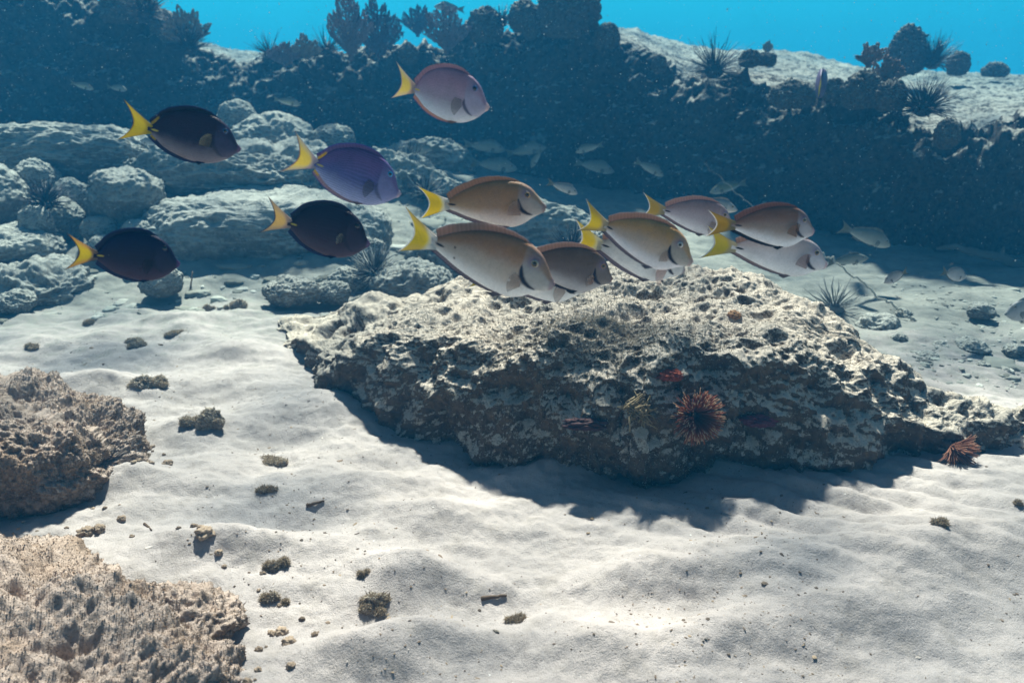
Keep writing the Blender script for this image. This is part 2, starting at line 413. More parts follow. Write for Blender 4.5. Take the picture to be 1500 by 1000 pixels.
def main_rock():
    top = [(560, 485, 1.98), (640, 555, 1.78), (720, 560, 1.68), (800, 570, 1.63), (900, 565, 1.60), (1000, 560, 1.58), (1100, 550, 1.58), (1200, 590, 1.59),
           (1300, 608, 1.63), (1400, 630, 1.71), (950, 402, 2.17), (830, 408, 2.22), (700, 418, 2.32), (560, 434, 2.45), (1080, 408, 2.12), (1180, 442, 2.0), (1290, 525, 1.80),
           (1400, 585, 1.77), (1460, 616, 1.76), (440, 488, 2.5), (500, 500, 2.25), (700, 490, 1.92), (850, 480, 1.80), (1000, 480, 1.77), (1120, 480, 1.76), (1150, 520, 1.70), (1250, 562, 1.68)]
    T = np.array([ptY(*q) for q in top])
    front = np.array([ptZ(*q, 0)[:2] for q in ((432, 500), (470, 530), (515, 585), (600, 614), (700, 648), (800, 672), (900, 684), (1000, 688), (1100, 688), (1200, 688),
                      (1300, 676), (1400, 658), (1445, 645), (1475, 622))])
    back = np.array([(1.04, 1.82), (.95, 1.89), (.86, 2.06), (.78, 2.22), (.60, 2.36), (.30, 2.46), (0, 2.55), (-.32, 2.54), (-.58, 2.66), (-.72, 2.62)])
    out = np.concatenate([front, back]); C = np.array([.22, 1.86])
    ang = np.unwrap(np.arctan2(out[:, 1]-C[1], out[:, 0]-C[0])); rad = np.linalg.norm(out-C, axis=1)
    a0 = ang[0]
    # dense in front
    m = 1300
    w = np.concatenate([np.linspace(0, 1, 930, endpoint=False)*(ang[14]-a0), (ang[14]-a0)+np.linspace(0, 1, m-930, endpoint=False)*(2*math.pi-(ang[14]-a0))])
    aa = a0+w
    R = np.interp(aa, np.concatenate([ang, [a0+2*math.pi]]), np.concatenate([rad, [rad[0]]]))
    ker = np.ones(9)/9; R = R*(1+.035*fbm(np.stack([np.cos(aa)*3, np.sin(aa)*3, 0*aa+4], 1), 3)); R = np.convolve(np.concatenate([R[-4:], R, R[:4]]), ker, 'valid')
    D = np.stack([np.cos(aa), np.sin(aa)], 1)
    def htop(xy):
        d2 = ((xy[:, None]-T[None, :, :2])**2).sum(2)+.004
        wgt = d2**-1.7; return (wgt*T[None, :, 2]).sum(1)/wgt.sum(1)
    frontness = np.clip(-D[:, 1]*1.3, 0, 1)
    rows = []
    for t in np.linspace(0, 1, 70):            # underside and flank
        r = R*(1-(.19*frontness+.02)*(1-t)**1.3*np.ones_like(R)) + .02*np.sin(math.pi*t)
        xy = C+D*r[:, None]; h = htop(C+D*(R*.97)[:, None])*(.62-.08*frontness)
        rows.append(np.column_stack([xy, -.10+(h+.10)*t]))
    hl = rows[-1][:, 2]; 
    for r in 1-np.linspace(0, 1, 200)[1:]**1.15*.998:
        xy = C+D*(R*r)[:, None]; h = htop(xy)
        k = sstep(1, .86, np.full_like(h, r))if False else (1-np.clip((r-.70)/.30, 0, 1)**2.0)
        rows.append(np.column_stack([xy, hl*(1-k)+h*k]))
    P = np.array(rows); n = len(P); V = P.reshape(-1, 3); Q = grid_faces(n, m, True)
    V = np.vstack([V, [[C[0], C[1], float(htop(C[None])[0])]]])
    tri = np.stack([np.arange(m)+(n-1)*m, (np.arange(m)+1) % m+(n-1)*m, np.full(m, n*m)], 1)
    Nn = vnormals(V, [Q, tri])
    top_ok = Nn[(n-60)*m:n*m, 2].mean() > 0
    if not top_ok: Nn = -Nn; Q = Q[:, ::-1]; tri = tri[:, ::-1]
    upn = np.clip(Nn[:, 2], 0, 1)
    q = V*np.array([1, 1.25, 1])
    d = .042*fbm(q*5.2+2, 2)*(1-.5*upn)+.019*ridged(q*10+np.array([1, 5, 2]), 2)*(1-.55*upn)
    w0 = worley(q*15+41); d += .020*(.5-w0)*(1-.3*upn)
    w1 = worley(q*8+3); d -= .10*np.clip(.34-w1, 0, 1)
    w2 = worley(q*19+8); d -= .060*np.clip(.36-w2, 0, 1)*(1-.15*upn); d -= .030*np.clip(.36-worley(q*42+3), 0, 1)
    rough = .55+.75*np.clip(fbm(V*3.1+31, 2)+.2, 0, 1)
    d += (.0120*fbm(V*24, 3)+.0055*ridged(V*55, 2))*(1-.3*upn)*rough+.0030*fbm(V*120, 2)*(1-.3*upn)
    V = V+Nn*d[:, None]
    root = empty('rock', (C[0], C[1], 0)); V = V-np.array([C[0], C[1], 0])
    tag(root, 'big flat pitted limestone rock in the middle, casting a dark shadow on the sand', 'rock')
    mk('rock_body', V, [Q, tri], M_rock, root)
    Fq = Q
    yy = V[:, 1]; turf(root, V, Fq, 52000, .0048, [(.42, .38, .31), (.28, .24, .18), (.52, .48, .41), (.20, .16, .11)], -.35, 1, .22, (yy < .35).astype(float)+.15)
    return V+np.array([C[0], C[1], 0]), Q
ROCKV, ROCKQ = main_rock()
_RN = vnormals(ROCKV, [ROCKQ])
def on_rock(px, py):
    """point of the big rock seen at a pixel: nearest front vertex to the ray"""
    d = np.array([float(x) for x in ray(px, py)]); d /= np.linalg.norm(d)
    q = ROCKV-np.array([0, 0, H]); t = q@d; perp = np.linalg.norm(q-t[:, None]*d, axis=1)
    ok = np.where(perp < .006)[0]
    if len(ok) == 0: k = int(np.argmin(perp))
    else: k = int(ok[np.argmin(t[ok])])
    return ROCKV[k], _RN[k]

def boulder(box, label, name='boulder', Y=None, mat=None, lev=6, amps=(.16, .05, .07, .035, .012), ky=.85, seed=1, group=None, tufts=0, rot=0., boxy=1., world=None):
    x0, y0, x1, y1 = box
    if Y is None:
        g = ground((x0+x1)/2, y1); Yc = g[1]
    else: Yc = Y
    c = ptY((x0+x1)/2, (y0+y1)/2, Yc); dp = depth(c)
    rx = (x1-x0)/2/F*dp; ry = rx*ky
    if Y is None: c = ptY((x0+x1)/2, (y0+y1)/2, Yc+ry*.75); dp = depth(c); rx = (x1-x0)/2/F*dp; ry = rx*ky
    rz = (y1-y0)/2/F*dp*1.04
    V0, Fc = ico(lev)
    if world: c = np.array(world[:3]); rx, ry, rz = world[3:]
    if boxy != 1: V0 = np.sign(V0)*np.abs(V0)**boxy*np.array([1, 1, .92])
    if world:
        V = V0*np.array([rx, ry, rz])+c; n_ = V0/np.array([rx, ry, rz]); n_ /= np.linalg.norm(n_, axis=1)[:, None]
        w_ = worley(V*13+seed); w2_ = worley(V*34+seed)
        lump = .5+.5*np.clip(fbm(V*5+seed, 2)*1.6+.3, 0, 1)
        d_ = .060*fbm(V*4.6+seed, 3)+.009*(.55-w_)*(.3+lump)+.008*(.5-w2_)*(.3+lump)+.012*(.5-worley(V*75))+.007*(.5-worley(V*150))+.016*fbm(V*24, 4)
        V = V+n_*d_[:, None]-c
    else: V = rough_blob(V0, Fc, (rx/1.04, ry, rz/1.04), seed, amps)
    if boxy != 1: V[:, 1] += .35*ry*np.clip(-V[:, 2]/rz, -.3, 1)*(V[:, 1] < 0)
    # a boulder rests on what lies under it
    V[:, 2] = np.where(V[:, 2] < -.75*rz, -.75*rz+(V[:, 2]+.75*rz)*.4, V[:, 2])
    if tufts:
        root = empty(name, (c[0], c[1], c[2]-rz)); V[:, 2] += rz
        root.rotation_euler = (0, 0, rot)
        mk('rock_body', V, Fc, mat or M_boulder, root); turf(root, V, Fc, tufts, .0020 if world else .0048, [(.50, .41, .33), (.33, .25, .18), (.60, .50, .42), (.46, .32, .22), (.24, .18, .13)], -.3, seed, .75 if world else .22)
        o = root
    else:
        o = mk(name, V, Fc, mat or M_boulder); o.location = c; o.rotation_euler = (0, 0, rot)
    tag(o, label, 'rock' if name != 'coral_head' else 'coral', group)
    return o
GB = 'boulders piled at the foot of the reef on the left'
for k, (box, label, Y) in enumerate([
    ((128, 247, 243, 332), 'large rounded pale boulder in the middle of the left pile, steep right side', 3.55),
    ((20, 236, 86, 294), 'round dark shaded boulder with fine spines before it, upper left of the pile', 3.80),
    ((80, 262, 134, 322), 'small round boulder wedged between the dark round one and the large pale one', 3.72),
    ((-25, 213, 34, 268), 'smooth round boulder at the left edge, topmost of the pile', 4.05),
    ((-70, 246, 42, 338), 'big grey boulder cut off by the left edge, halfway up the pile', 3.62),
    ((38, 291, 122, 356), 'low domed boulder with a row of thin spines on its crest', 3.50),
    ((120, 317, 172, 360), 'small smooth round stone below the large pale boulder', 3.42),
    ((-45, 333, 94, 402), 'wide rough boulder at the left edge with a knob on top', 3.28),
    ((165, 322, 205, 350), 'little dark stone in the gap right of the large pale boulder', 3.52),
    ((262, 246, 366, 306), 'pointed wedge shaped rock behind the big dark fronted slab', 3.95),
    ((338, 171, 462, 238), 'pale smooth domed boulder beside the nose of the topmost dark fish', 4.35),
    ((318, 150, 378, 200), 'knobbly small rock behind the pale domed boulder', 4.55),
    ((455, 184, 520, 225), 'dim round boulder in the shade right of the pale dome', 4.7),
    ((128, 345, 178, 385), 'small pale stone behind the tail of the lowest dark fish', 3.3),
    ((178, 322, 240, 362), 'flattish stone just above the lowest dark fish', 3.38),
    ]):
    boulder(box, label, Y=Y, seed=k+3, group=GB, amps=(.13, .04, .015, .04, .018))
boulder((28, 302, 80, 360), 'upright knob shaped rock standing on the wide rough boulder at left', Y=3.34, seed=21, group=GB, amps=(.12, .04, .03, .03, .012))
boulder((-40, 388, 128, 462), 'low lumpy yellowish rock at the left edge where the sand begins', Y=3.05, seed=22, group=GB, amps=(.2, .08, .08, .05, .015), tufts=2500)
boulder((-5, 428, 52, 458), 'small crusty stone on the sand in front of the lumpy yellowish rock', Y=2.82, seed=23, group=GB, amps=(.2, .08, .08, .05, .015))
boulder((205, 390, 268, 436), 'rough stone on the sand under the belly of the lowest dark fish', Y=2.95, seed=24, group=GB)
boulder((212, 282, 575, 452), 'largest slab in the pile, sunlit top and wide dark shaded front', Y=3.55, seed=31, lev=7, amps=(.12, .03, .015, .03, .012), ky=.55, group=GB, boxy=.62)
boulder((-80, 188, 250, 300), 'long ridge of dark rock along the top of the boulder pile', Y=4.1, seed=33, lev=7, amps=(.14, .05, .05, .035, .012), ky=.35, group=GB, boxy=.7)
boulder((180, 215, 500, 330), 'broad sunlit rubble covered rock behind the slab, under the topmost dark fish', Y=4.0, seed=34, lev=7, amps=(.16, .07, .07, .05, .02), ky=.5, group=GB, boxy=.75)
boulder((440, 240, 700, 372), 'broad dim rock behind the violet blue fish', Y=4.2, seed=35, lev=7, amps=(.16, .08, .07, .05, .02), ky=.5)
boulder((700, 296, 880, 392), 'pale sunlit rock behind the noses of the brown fish at centre', Y=3.75, seed=36, lev=6, amps=(.14, .06, .05, .04, .015), ky=.5)
boulder((560, 205, 700, 290), 'shaded lumpy rock at the foot of the reef wall with grunts before it', Y=4.65, seed=37, lev=6, amps=(.16, .07, .07, .05, .02), ky=.4)
GL = 'low crusty rocks on the sand behind the big rock'
for k, (box, label, Y) in enumerate([
    ((388, 408, 470, 446), 'low crusty rock with a pale rounded lump, on sand left of the big rock', 2.85),
    ((462, 412, 512, 446), 'small crusty rock second in the row behind the big rock', 2.88),
    ((480, 392, 545, 440), 'angular tilted stone at the right end of the dark slab front', 3.05),
    ((545, 388, 665, 450), 'rounded crusty rock showing above the left end of the big rock', 2.95),
    ((600, 340, 720, 430), 'sunlit rubble mound behind the largest fish', 3.35),
    ((846, 336, 930, 420), 'sunlit rubble rock behind the pair of fish at centre right', 3.2),
    ((522, 350, 566, 395), 'crusty yellowish knob beside the nose of the dark plum fish', 3.15)]):
    boulder(box, label, Y=Y, seed=k+51, group=GL, amps=(.18, .08, .08, .05, .015), tufts=900 if k in (0, 3) else 0)
GR = 'stones scattered on the sand at right'
for k, (box, label, Y) in enumerate([
    ((1418, 444, 1458, 467), 'smooth oval dark stone lying alone on the sand at far right', 2.72),
    ((1255, 462, 1318, 494), 'flat topped block of stone beside the lower end of the rope', 2.62),
    ((1302, 488, 1330, 518), 'small knobbly stone below the flat topped block', 2.45),
    ((1335, 515, 1376, 542), 'pale angular stone nearest to the big rock at right', 2.34),
    ((1352, 500, 1392, 522), 'dark low stone behind the pale angular one', 2.42),
    ((1392, 498, 1448, 524), 'wide dark stone with sand on its back, at far right', 2.42),
    ((1262, 488, 1302, 510), 'small pale stone in front of the flat topped block', 2.5),
    ((1312, 452, 1336, 470), 'tiny dark stone beside the end of the rope', 2.75),
    ((1470, 505, 1510, 525), 'small stone cut by the right edge on rippled sand', 2.4),
    ((1240, 484, 1262, 500), 'little pebble left of the small pale stone', 2.55),
    ((1430, 530, 1450, 542), 'pebble low on the right hand sand', 2.28)]):
    boulder(box, label, Y=Y, seed=k+71, lev=5, group=GR, amps=(.2, .06, .08, .05, .015))
boulder((1425, 600, 1560, 735), 'dark low rock half cut off by the right edge behind the big rock', Y=1.86, seed=90, lev=6, mat=M_rock, amps=(.2, .09, .1, .05, .02), ky=.6)
boulder((-190, 556, 176, 790), 'brown turf covered rock at the left edge, upper of the two near ones', Y=1.60, seed=91, lev=8, mat=M_fore, amps=(.20, .09, .05, .085, .035), tufts=90000, boxy=.72, world=(-1.17, 1.67, .02, .34, .22, .135))
boulder((130, 640, 192, 676), 'small turfy knob at the foot of the upper near rock', Y=1.70, seed=94, lev=6, mat=M_fore, amps=(.2, .09, .12, .06, .025), tufts=600)
boulder((-260, 752, 270, 1120), 'nearest blurred brown rock filling the lower left corner', Y=1.10, seed=92, lev=8, mat=M_fore, amps=(.20, .10, .06, .085, .035), tufts=120000, boxy=.8, world=(-.93, .98, -.01, .54, .36, .125), rot=-.45)
boulder((170, 872, 352, 960), 'ragged tongue of turf covered rock trailing over the sand from the nearest rock', Y=1.12, seed=93, lev=6, mat=M_fore, amps=(.24, .08, .04, .07, .03), ky=.8, tufts=2500)

# coral heads and knobs on the rim of the ledge
GC = 'coral heads along the rim of the reef'
for k, (box, label, Y) in enumerate([
    ((688, 14, 735, 66), 'rounded coral head left of the tallest one', None), ((748, 5, 792, 50), 'rounded coral head touching the tallest one', None),
    ((792, -28, 876, 60), 'tallest massive coral head on the rim, its top out of the picture', None), ((768, 22, 806, 62), 'small lumpy coral knob at the foot of the tallest head', None),
    ((584, 66, 612, 96), 'little round coral knob on the rim under the sea fans', None), ((870, 38, 906, 80), 'sunlit coral lump right of the tallest head', None),
    ((1084, 76, 1112, 100), 'small brown coral lump on the ledge beside the long spined urchin', 4.35), ((1108, 78, 1136, 98), 'small grey coral lump right of the brown one on the ledge', 4.45),
    ((1236, 108, 1288, 162), 'dark lumpy coral block on the rim in front of the two pale sea fans', 3.86), ((1282, 120, 1326, 165), 'dark knobbly coral at the rim left of the bushy urchin', 3.75),
    ((1388, 78, 1418, 112), 'lone rounded coral head on the far plateau', 5.6), ((1304, 43, 1354, 112), 'pillar shaped coral standing tall on the far plateau', 5.3),
    ((1440, 94, 1476, 114), 'low dark coral lump at far right on the plateau', 6.0), ((955, 82, 976, 108), 'small upright knob on the rim right of the bare slope', None),
    ((222, 22, 262, 72), 'sunlit crusty coral block on the left rim under the sea fan', None), ((150, -8, 226, 40), 'pale crusty coral mound on the left rim, topmost', None),
    ((1130, 122, 1190, 160), 'sunlit lumpy coral on the rim left of the upright fish', 4.0), ((1206, 118, 1238, 152), 'pale small coral lump just right of the upright fish', 3.95),
    ((1370, 176, 1404, 220), 'purple grey coral tuft hanging at the ledge rim on the right', 3.5)]):
    yy = Y if Y else crestY((box[0]+box[2])/2)+.02
    boulder(box, label, 'coral_head', Y=yy, mat=M_head, seed=k+120, lev=6, group=GC, amps=(.20, .11, -.09, .08, .035) if k != 11 else (.1, .12, -.12, .08, .03), ky=.8)

# sea fans: flat lacy colonies on a short stem
GF = 'sea fans along the rim of the reef'
def sea_fan(px, py, w, h, Y, label, col, seed, yaw=0.):
    w *= .92; h *= .88
    r = np.random.default_rng(seed)
    p = ptY(px, py, Y); dp = depth(p); Wd = w/F*dp; Hd = h/F*dp
    root = empty('sea_fan', p, (0, 0, yaw)); tag(root, label, 'sea fan', GF)
    na, nr = 84, 60
    th = np.linspace(-1.25, 1.25, na); rr = np.linspace(.10, 1, nr)
    lob = 1+.30*perlin(np.stack([th*2.6, np.full(na, seed*1.7), np.zeros(na)], 1))+.22*perlin(np.stack([th*9, np.full(na, seed*2.7), np.zeros(na)], 1))
    X = np.sin(th)[:, None]*rr[None]*lob[:, None]*Wd*.58; Z = np.cos(th*.92)[:, None]*rr[None]*lob[:, None]*Hd
    Yv = .06*Wd*perlin(np.stack([X.ravel()/Wd*3, Z.ravel()/Hd*3, np.full(X.size, seed*.9)], 1)).reshape(X.shape)
    P = np.stack([X, Yv, Z], -1); V = P.reshape(-1, 3)+r.normal(0, .004, (na*nr, 3))*Wd
    Q = grid_faces(na, nr); cen = V[Q].mean(1)
    hole = perlin(np.stack([cen[:, 0]/Wd*11, cen[:, 2]/Hd*9, np.full(len(cen), seed*1.)], 1))
    keep = (r.random(len(Q)) > .22) & (hole < .50)
    o = mk('blade', V, Q[keep], M_fan, root, np.asarray(col)*r.uniform(.8, 1.15, (len(V), 1)))
    md = o.modifiers.new('thick', 'SOLIDIFY'); md.thickness = .006
    b = MB()
    for a in np.linspace(-1.1, 1.1, 11):
        k = int((a+1.25)/2.5*(na-1)); L = P[k][::6]; L = np.vstack([[[0, 0, 0]], L]); b.tube(L, np.linspace(.010, .003, len(L))*(Wd/.3), 4, np.asarray(col)*.8)
    b.tube([[0, 0, -.06*Hd], [0, 0, .05*Hd], [0, .002, .14*Hd]], [.014, .011, .009], 6, np.asarray(col)*.7)
    b.build('stem', M_fan, root)
FC1, FC2 = (.30, .22, .25), (.38, .31, .29)
sea_fan(274, 72, 70, 58, 4.85, 'wide rounded sea fan on the left rim above an urchin', FC2, 1)
sea_fan(515, 84, 66, 98, 4.95, 'tall ragged sea fan, left one of the big pair against the blue', FC1, 2)
sea_fan(556, 84, 74, 84, 5.1, 'broad bluish sea fan, right one of the big pair against the blue', (.16, .15, .22), 3)
sea_fan(612, 52, 44, 46, 6.2, 'faint distant sea fan deep in the blue behind the rim', (.14, .14, .2), 4)
sea_fan(655, 76, 70, 70, 4.95, 'ragged brown sea fan with pointed tips left of the coral heads', FC1, 5)
sea_fan(450, 86, 46, 32, 4.9, 'low sea fan with a hole in it, at the left end of the fan row', FC2, 6)
sea_fan(418, 96, 52, 34, 4.9, 'low dark bushy sea fan beside the sandy gap', FC1, 7)
sea_fan(1272, 98, 42, 34, 4.1, 'small pale sea fan, left one of the pair on the right rim', (.36, .27, .25), 8)
sea_fan(1300, 126, 48, 46, 3.95, 'small pale sea fan, lower right one of the pair on the right rim', (.36, .27, .25), 9)
sea_fan(1124, 78, 14, 18, 5.6, 'tiny pale sea fan alone on the far edge of the plateau', (.4, .38, .34), 10)
sea_fan(398, 28+62, 20, 14, 5.4, 'tiny sea plume in the sandy gap', FC2, 11)

# long spined urchins
GU = 'long spined black sea urchins'
def urchin(p, rad, sp, label, seed, up=(0, 0, 1), col=(.012, .012, .02), n=170, thick=.0022, pale=False):
    r = np.random.default_rng(seed)
    root = empty('sea_urchin', p); tag(root, label, 'sea urchin', GU)
    V0, Fc = ico(4); V = V0*np.array([rad, rad, rad*.8]); V = V+V0*(rad*.06*perlin(V0*9+seed))[:, None]
    mk('test', V, Fc, M_spine, root, np.asarray(col))
    b = MB(); up = np.asarray(up, float); up /= np.linalg.norm(up)
    for k in range(n):
        d = r.normal(size=3); d /= np.linalg.norm(d)
        if d@up < -.35: d = d-2*(d@up)*up
        L = sp*r.uniform(.55, 1.1)
        e = d+r.normal(0, .06, 3)
        c = np.asarray(col)*r.uniform(.6, 1.6) if not (pale and r.random() < .35) else np.array([.45, .45, .42])
        b.tube([d*rad*.8, d*(rad+L*.5), e*(rad+L)], [thick, thick*.8, thick*.25], 3, c)
    o = b.build('spines', M_spine, root); o['kind'] = 'stuff'
def urchin_px(px, py, rpx, spx, Y, label, seed, **kw):
    p = ptY(px, py, Y); dp = depth(p); urchin(p, rpx/F*dp, spx/F*dp, label, seed, **kw)
urchin_px(213, 20, 12, 30, 4.75, 'black spiny urchin at the top of the left rim', 1)
urchin_px(277, 72, 11, 26, 4.78, 'black urchin under the wide sea fan on the left rim', 2)
urchin_px(1046, 104, 14, 46, 4.28, 'urchin with very long upright spines on the sunlit rim', 3, n=120)
urchin_px(1352, 160, 14, 36, 3.66, 'bushy black urchin on the bare ledge at right', 4, n=220)
urchin_px(1366, 92, 12, 34, 5.25, 'dim urchin leaning against the coral pillar', 5, n=220)
urchin_px(548, 400, 12, 34, 3.0, 'urchin with pale lit spines at the right end of the dark slab', 6, pale=True, col=(.05, .055, .06))
urchin_px(598, 252, 12, 38, 4.25, 'dark urchin in the shade behind the violet blue fish nose', 7)
urchin_px(622, 284, 10, 22, 4.0, 'urchin with frosty pale spines above the yellow tail of the upper brown fish', 8, pale=True)
urchin_px(1222, 452, 14, 38, 2.75, 'large urchin hiding behind the right shoulder of the big rock', 9, n=60, col=(.17, .18, .18))
urchin_px(838, 372, 10, 42, 3.1, 'urchin with long fine spines behind the tails at centre right', 10)
urchin_px(66, 300, 9, 34, 3.4, 'urchin tucked among the boulders at left, spines over the domed one', 11)
urchin_px(736, 34, 7, 26, 5.0, 'urchin standing between two coral heads on the rim', 12, n=70)
urchin_px(395, 80, 8, 30, 5.0, 'urchin among the low fans beside the sandy gap', 13, n=60)
urchin_px(478, 76, 7, 32, 5.0, 'urchin behind the fan with a hole', 14, n=60)

# ------------------------------------------------------------------ fish
SHAPES = {
 'doctor': dict(
   top=([-.03, .02, .092, .224, .36, .505, .64, .778, .87, .925, .955, .975, .988, 1.0], [.052, .064, .112, .185, .24, .270, .275, .246, .186, .118, .074, .050, .038, .022]),
   bot=([-.03, .02, .068, .208, .363, .552, .673, .763, .887, .960, .985, 1.0], [-.042, -.048, -.062, -.112, -.157, -.195, -.206, -.178, -.098, -.060, -.050, -.030]),
   w=([-.03, .05, .2, .4, .6, .75, .87, .95, 1.0], [.014, .024, .052, .080, .094, .092, .072, .044, .016]),
   fin=([0, .02, .092, .224, .36, .505, .64, .74, .82], [.113, .130, .184, .247, .297, .316, .306, .275, .222]),
   anal=([-.015, .02, .068, .208, .363, .50, .60], [-.066, -.082, -.098, -.150, -.190, -.212, -.212]),
   eye=(.829, .14), er=.030, gill=[(.742, .105), (.748, .06), (.757, .02), (.785, -.02), (.825, -.048), (.875, -.068)],
   pec=(.765, -.035), tail=(.205, .330, .192, -.04), tang=False),
 'tang': dict(
   top=([-.03, 0, .03, .115, .266, .47, .65, .78, .86, .915, .945, .965, .985, 1.0], [.055, .060, .088, .215, .318, .374, .360, .300, .228, .142, .086, .056, .042, .024]),
   bot=([-.03, 0, .05, .147, .337, .53, .716, .847, .91, .945, .97, .985, 1.0], [-.05, -.054, -.085, -.165, -.245, -.276, -.250, -.176, -.118, -.078, -.054, -.044, -.028]),
   w=([-.03, .05, .2, .4, .6, .75, .87, .95, 1.0], [.014, .026, .058, .088, .10, .096, .072, .044, .016]),
   fin=([-.012, .02, .115, .266, .47, .65, .75, .82], [.125, .165, .282, .373, .422, .391, .325, .262]),
   anal=([0, .02, .06, .147, .337, .53, .66], [-.105, -.125, -.155, -.215, -.288, -.300, -.270]),
   eye=(.816, .205), er=.034, gill=[(.715, .06), (.715, 0), (.735, -.05), (.775, -.10), (.82, -.135)],
   pec=(.70, .0), tail=(.20, .345, .235, .07), tang=True),
 'grunt': dict(
   top=([-.03, .02, .15, .35, .55, .72, .85, .95, 1.0], [.045, .05, .095, .165, .20, .19, .13, .06, .012]),
   bot=([-.03, .02, .15, .35, .55, .72, .85, .95, 1.0], [-.045, -.048, -.08, -.12, -.135, -.13, -.10, -.055, -.02]),
   w=([-.03, .05, .2, .4, .6, .75, .87, .95, 1.0], [.012, .024, .05, .075, .085, .085, .07, .042, .016]),
   fin=([.05, .2, .35, .5, .62, .72, .76], [.085, .155, .20, .25, .26, .235, .20]),
   anal=([.12, .2, .3, .36], [-.10, -.135, -.15, -.125]),
   eye=(.84, .075), er=.032, gill=[(.70, .06), (.70, 0), (.72, -.06)], pec=(.70, -.03), tail=(.17, .27, .16, 0.), tang=False)}

def fin_sheet(A, B, thick, colf, parent, name, nv=8, mat=None, y0=None):
    """a fin between root line A and free edge B (n,3), thinning to its edge"""
    n = len(A); v = np.linspace(0, 1, nv)
    P = A[:, None]+(B-A)[:, None]*v[None, :, None]
    C = np.array([[colf(i/(n-1), q) for q in v] for i in range(n)])
    th = thick*(1-.75*v)[None, :, None]
    off = np.array([0, 1, 0.])
    if y0 is not None: off = np.asarray(y0, float)
    V = np.concatenate([(P+off*th).reshape(-1, 3), (P-off*th).reshape(-1, 3)])
    Q = grid_faces(n, nv); s = n*nv
    rim = [(i, i+1) for i in range(nv-1)]+[((n-1)*nv+i+1, (n-1)*nv+i) for i in range(nv-1)]
    rim += [((i+1)*nv, i*nv) for i in range(n-1)]+[(i*nv+nv-1, (i+1)*nv+nv-1) for i in range(n-1)]
    Rq = np.array([[a, b, b+s, a+s] for a, b in rim])
    return mk(name, V, [np.vstack([Q, Q[:, ::-1]+s, Rq])], mat or M_fin, parent, np.concatenate([C.reshape(-1, 3)]*2))

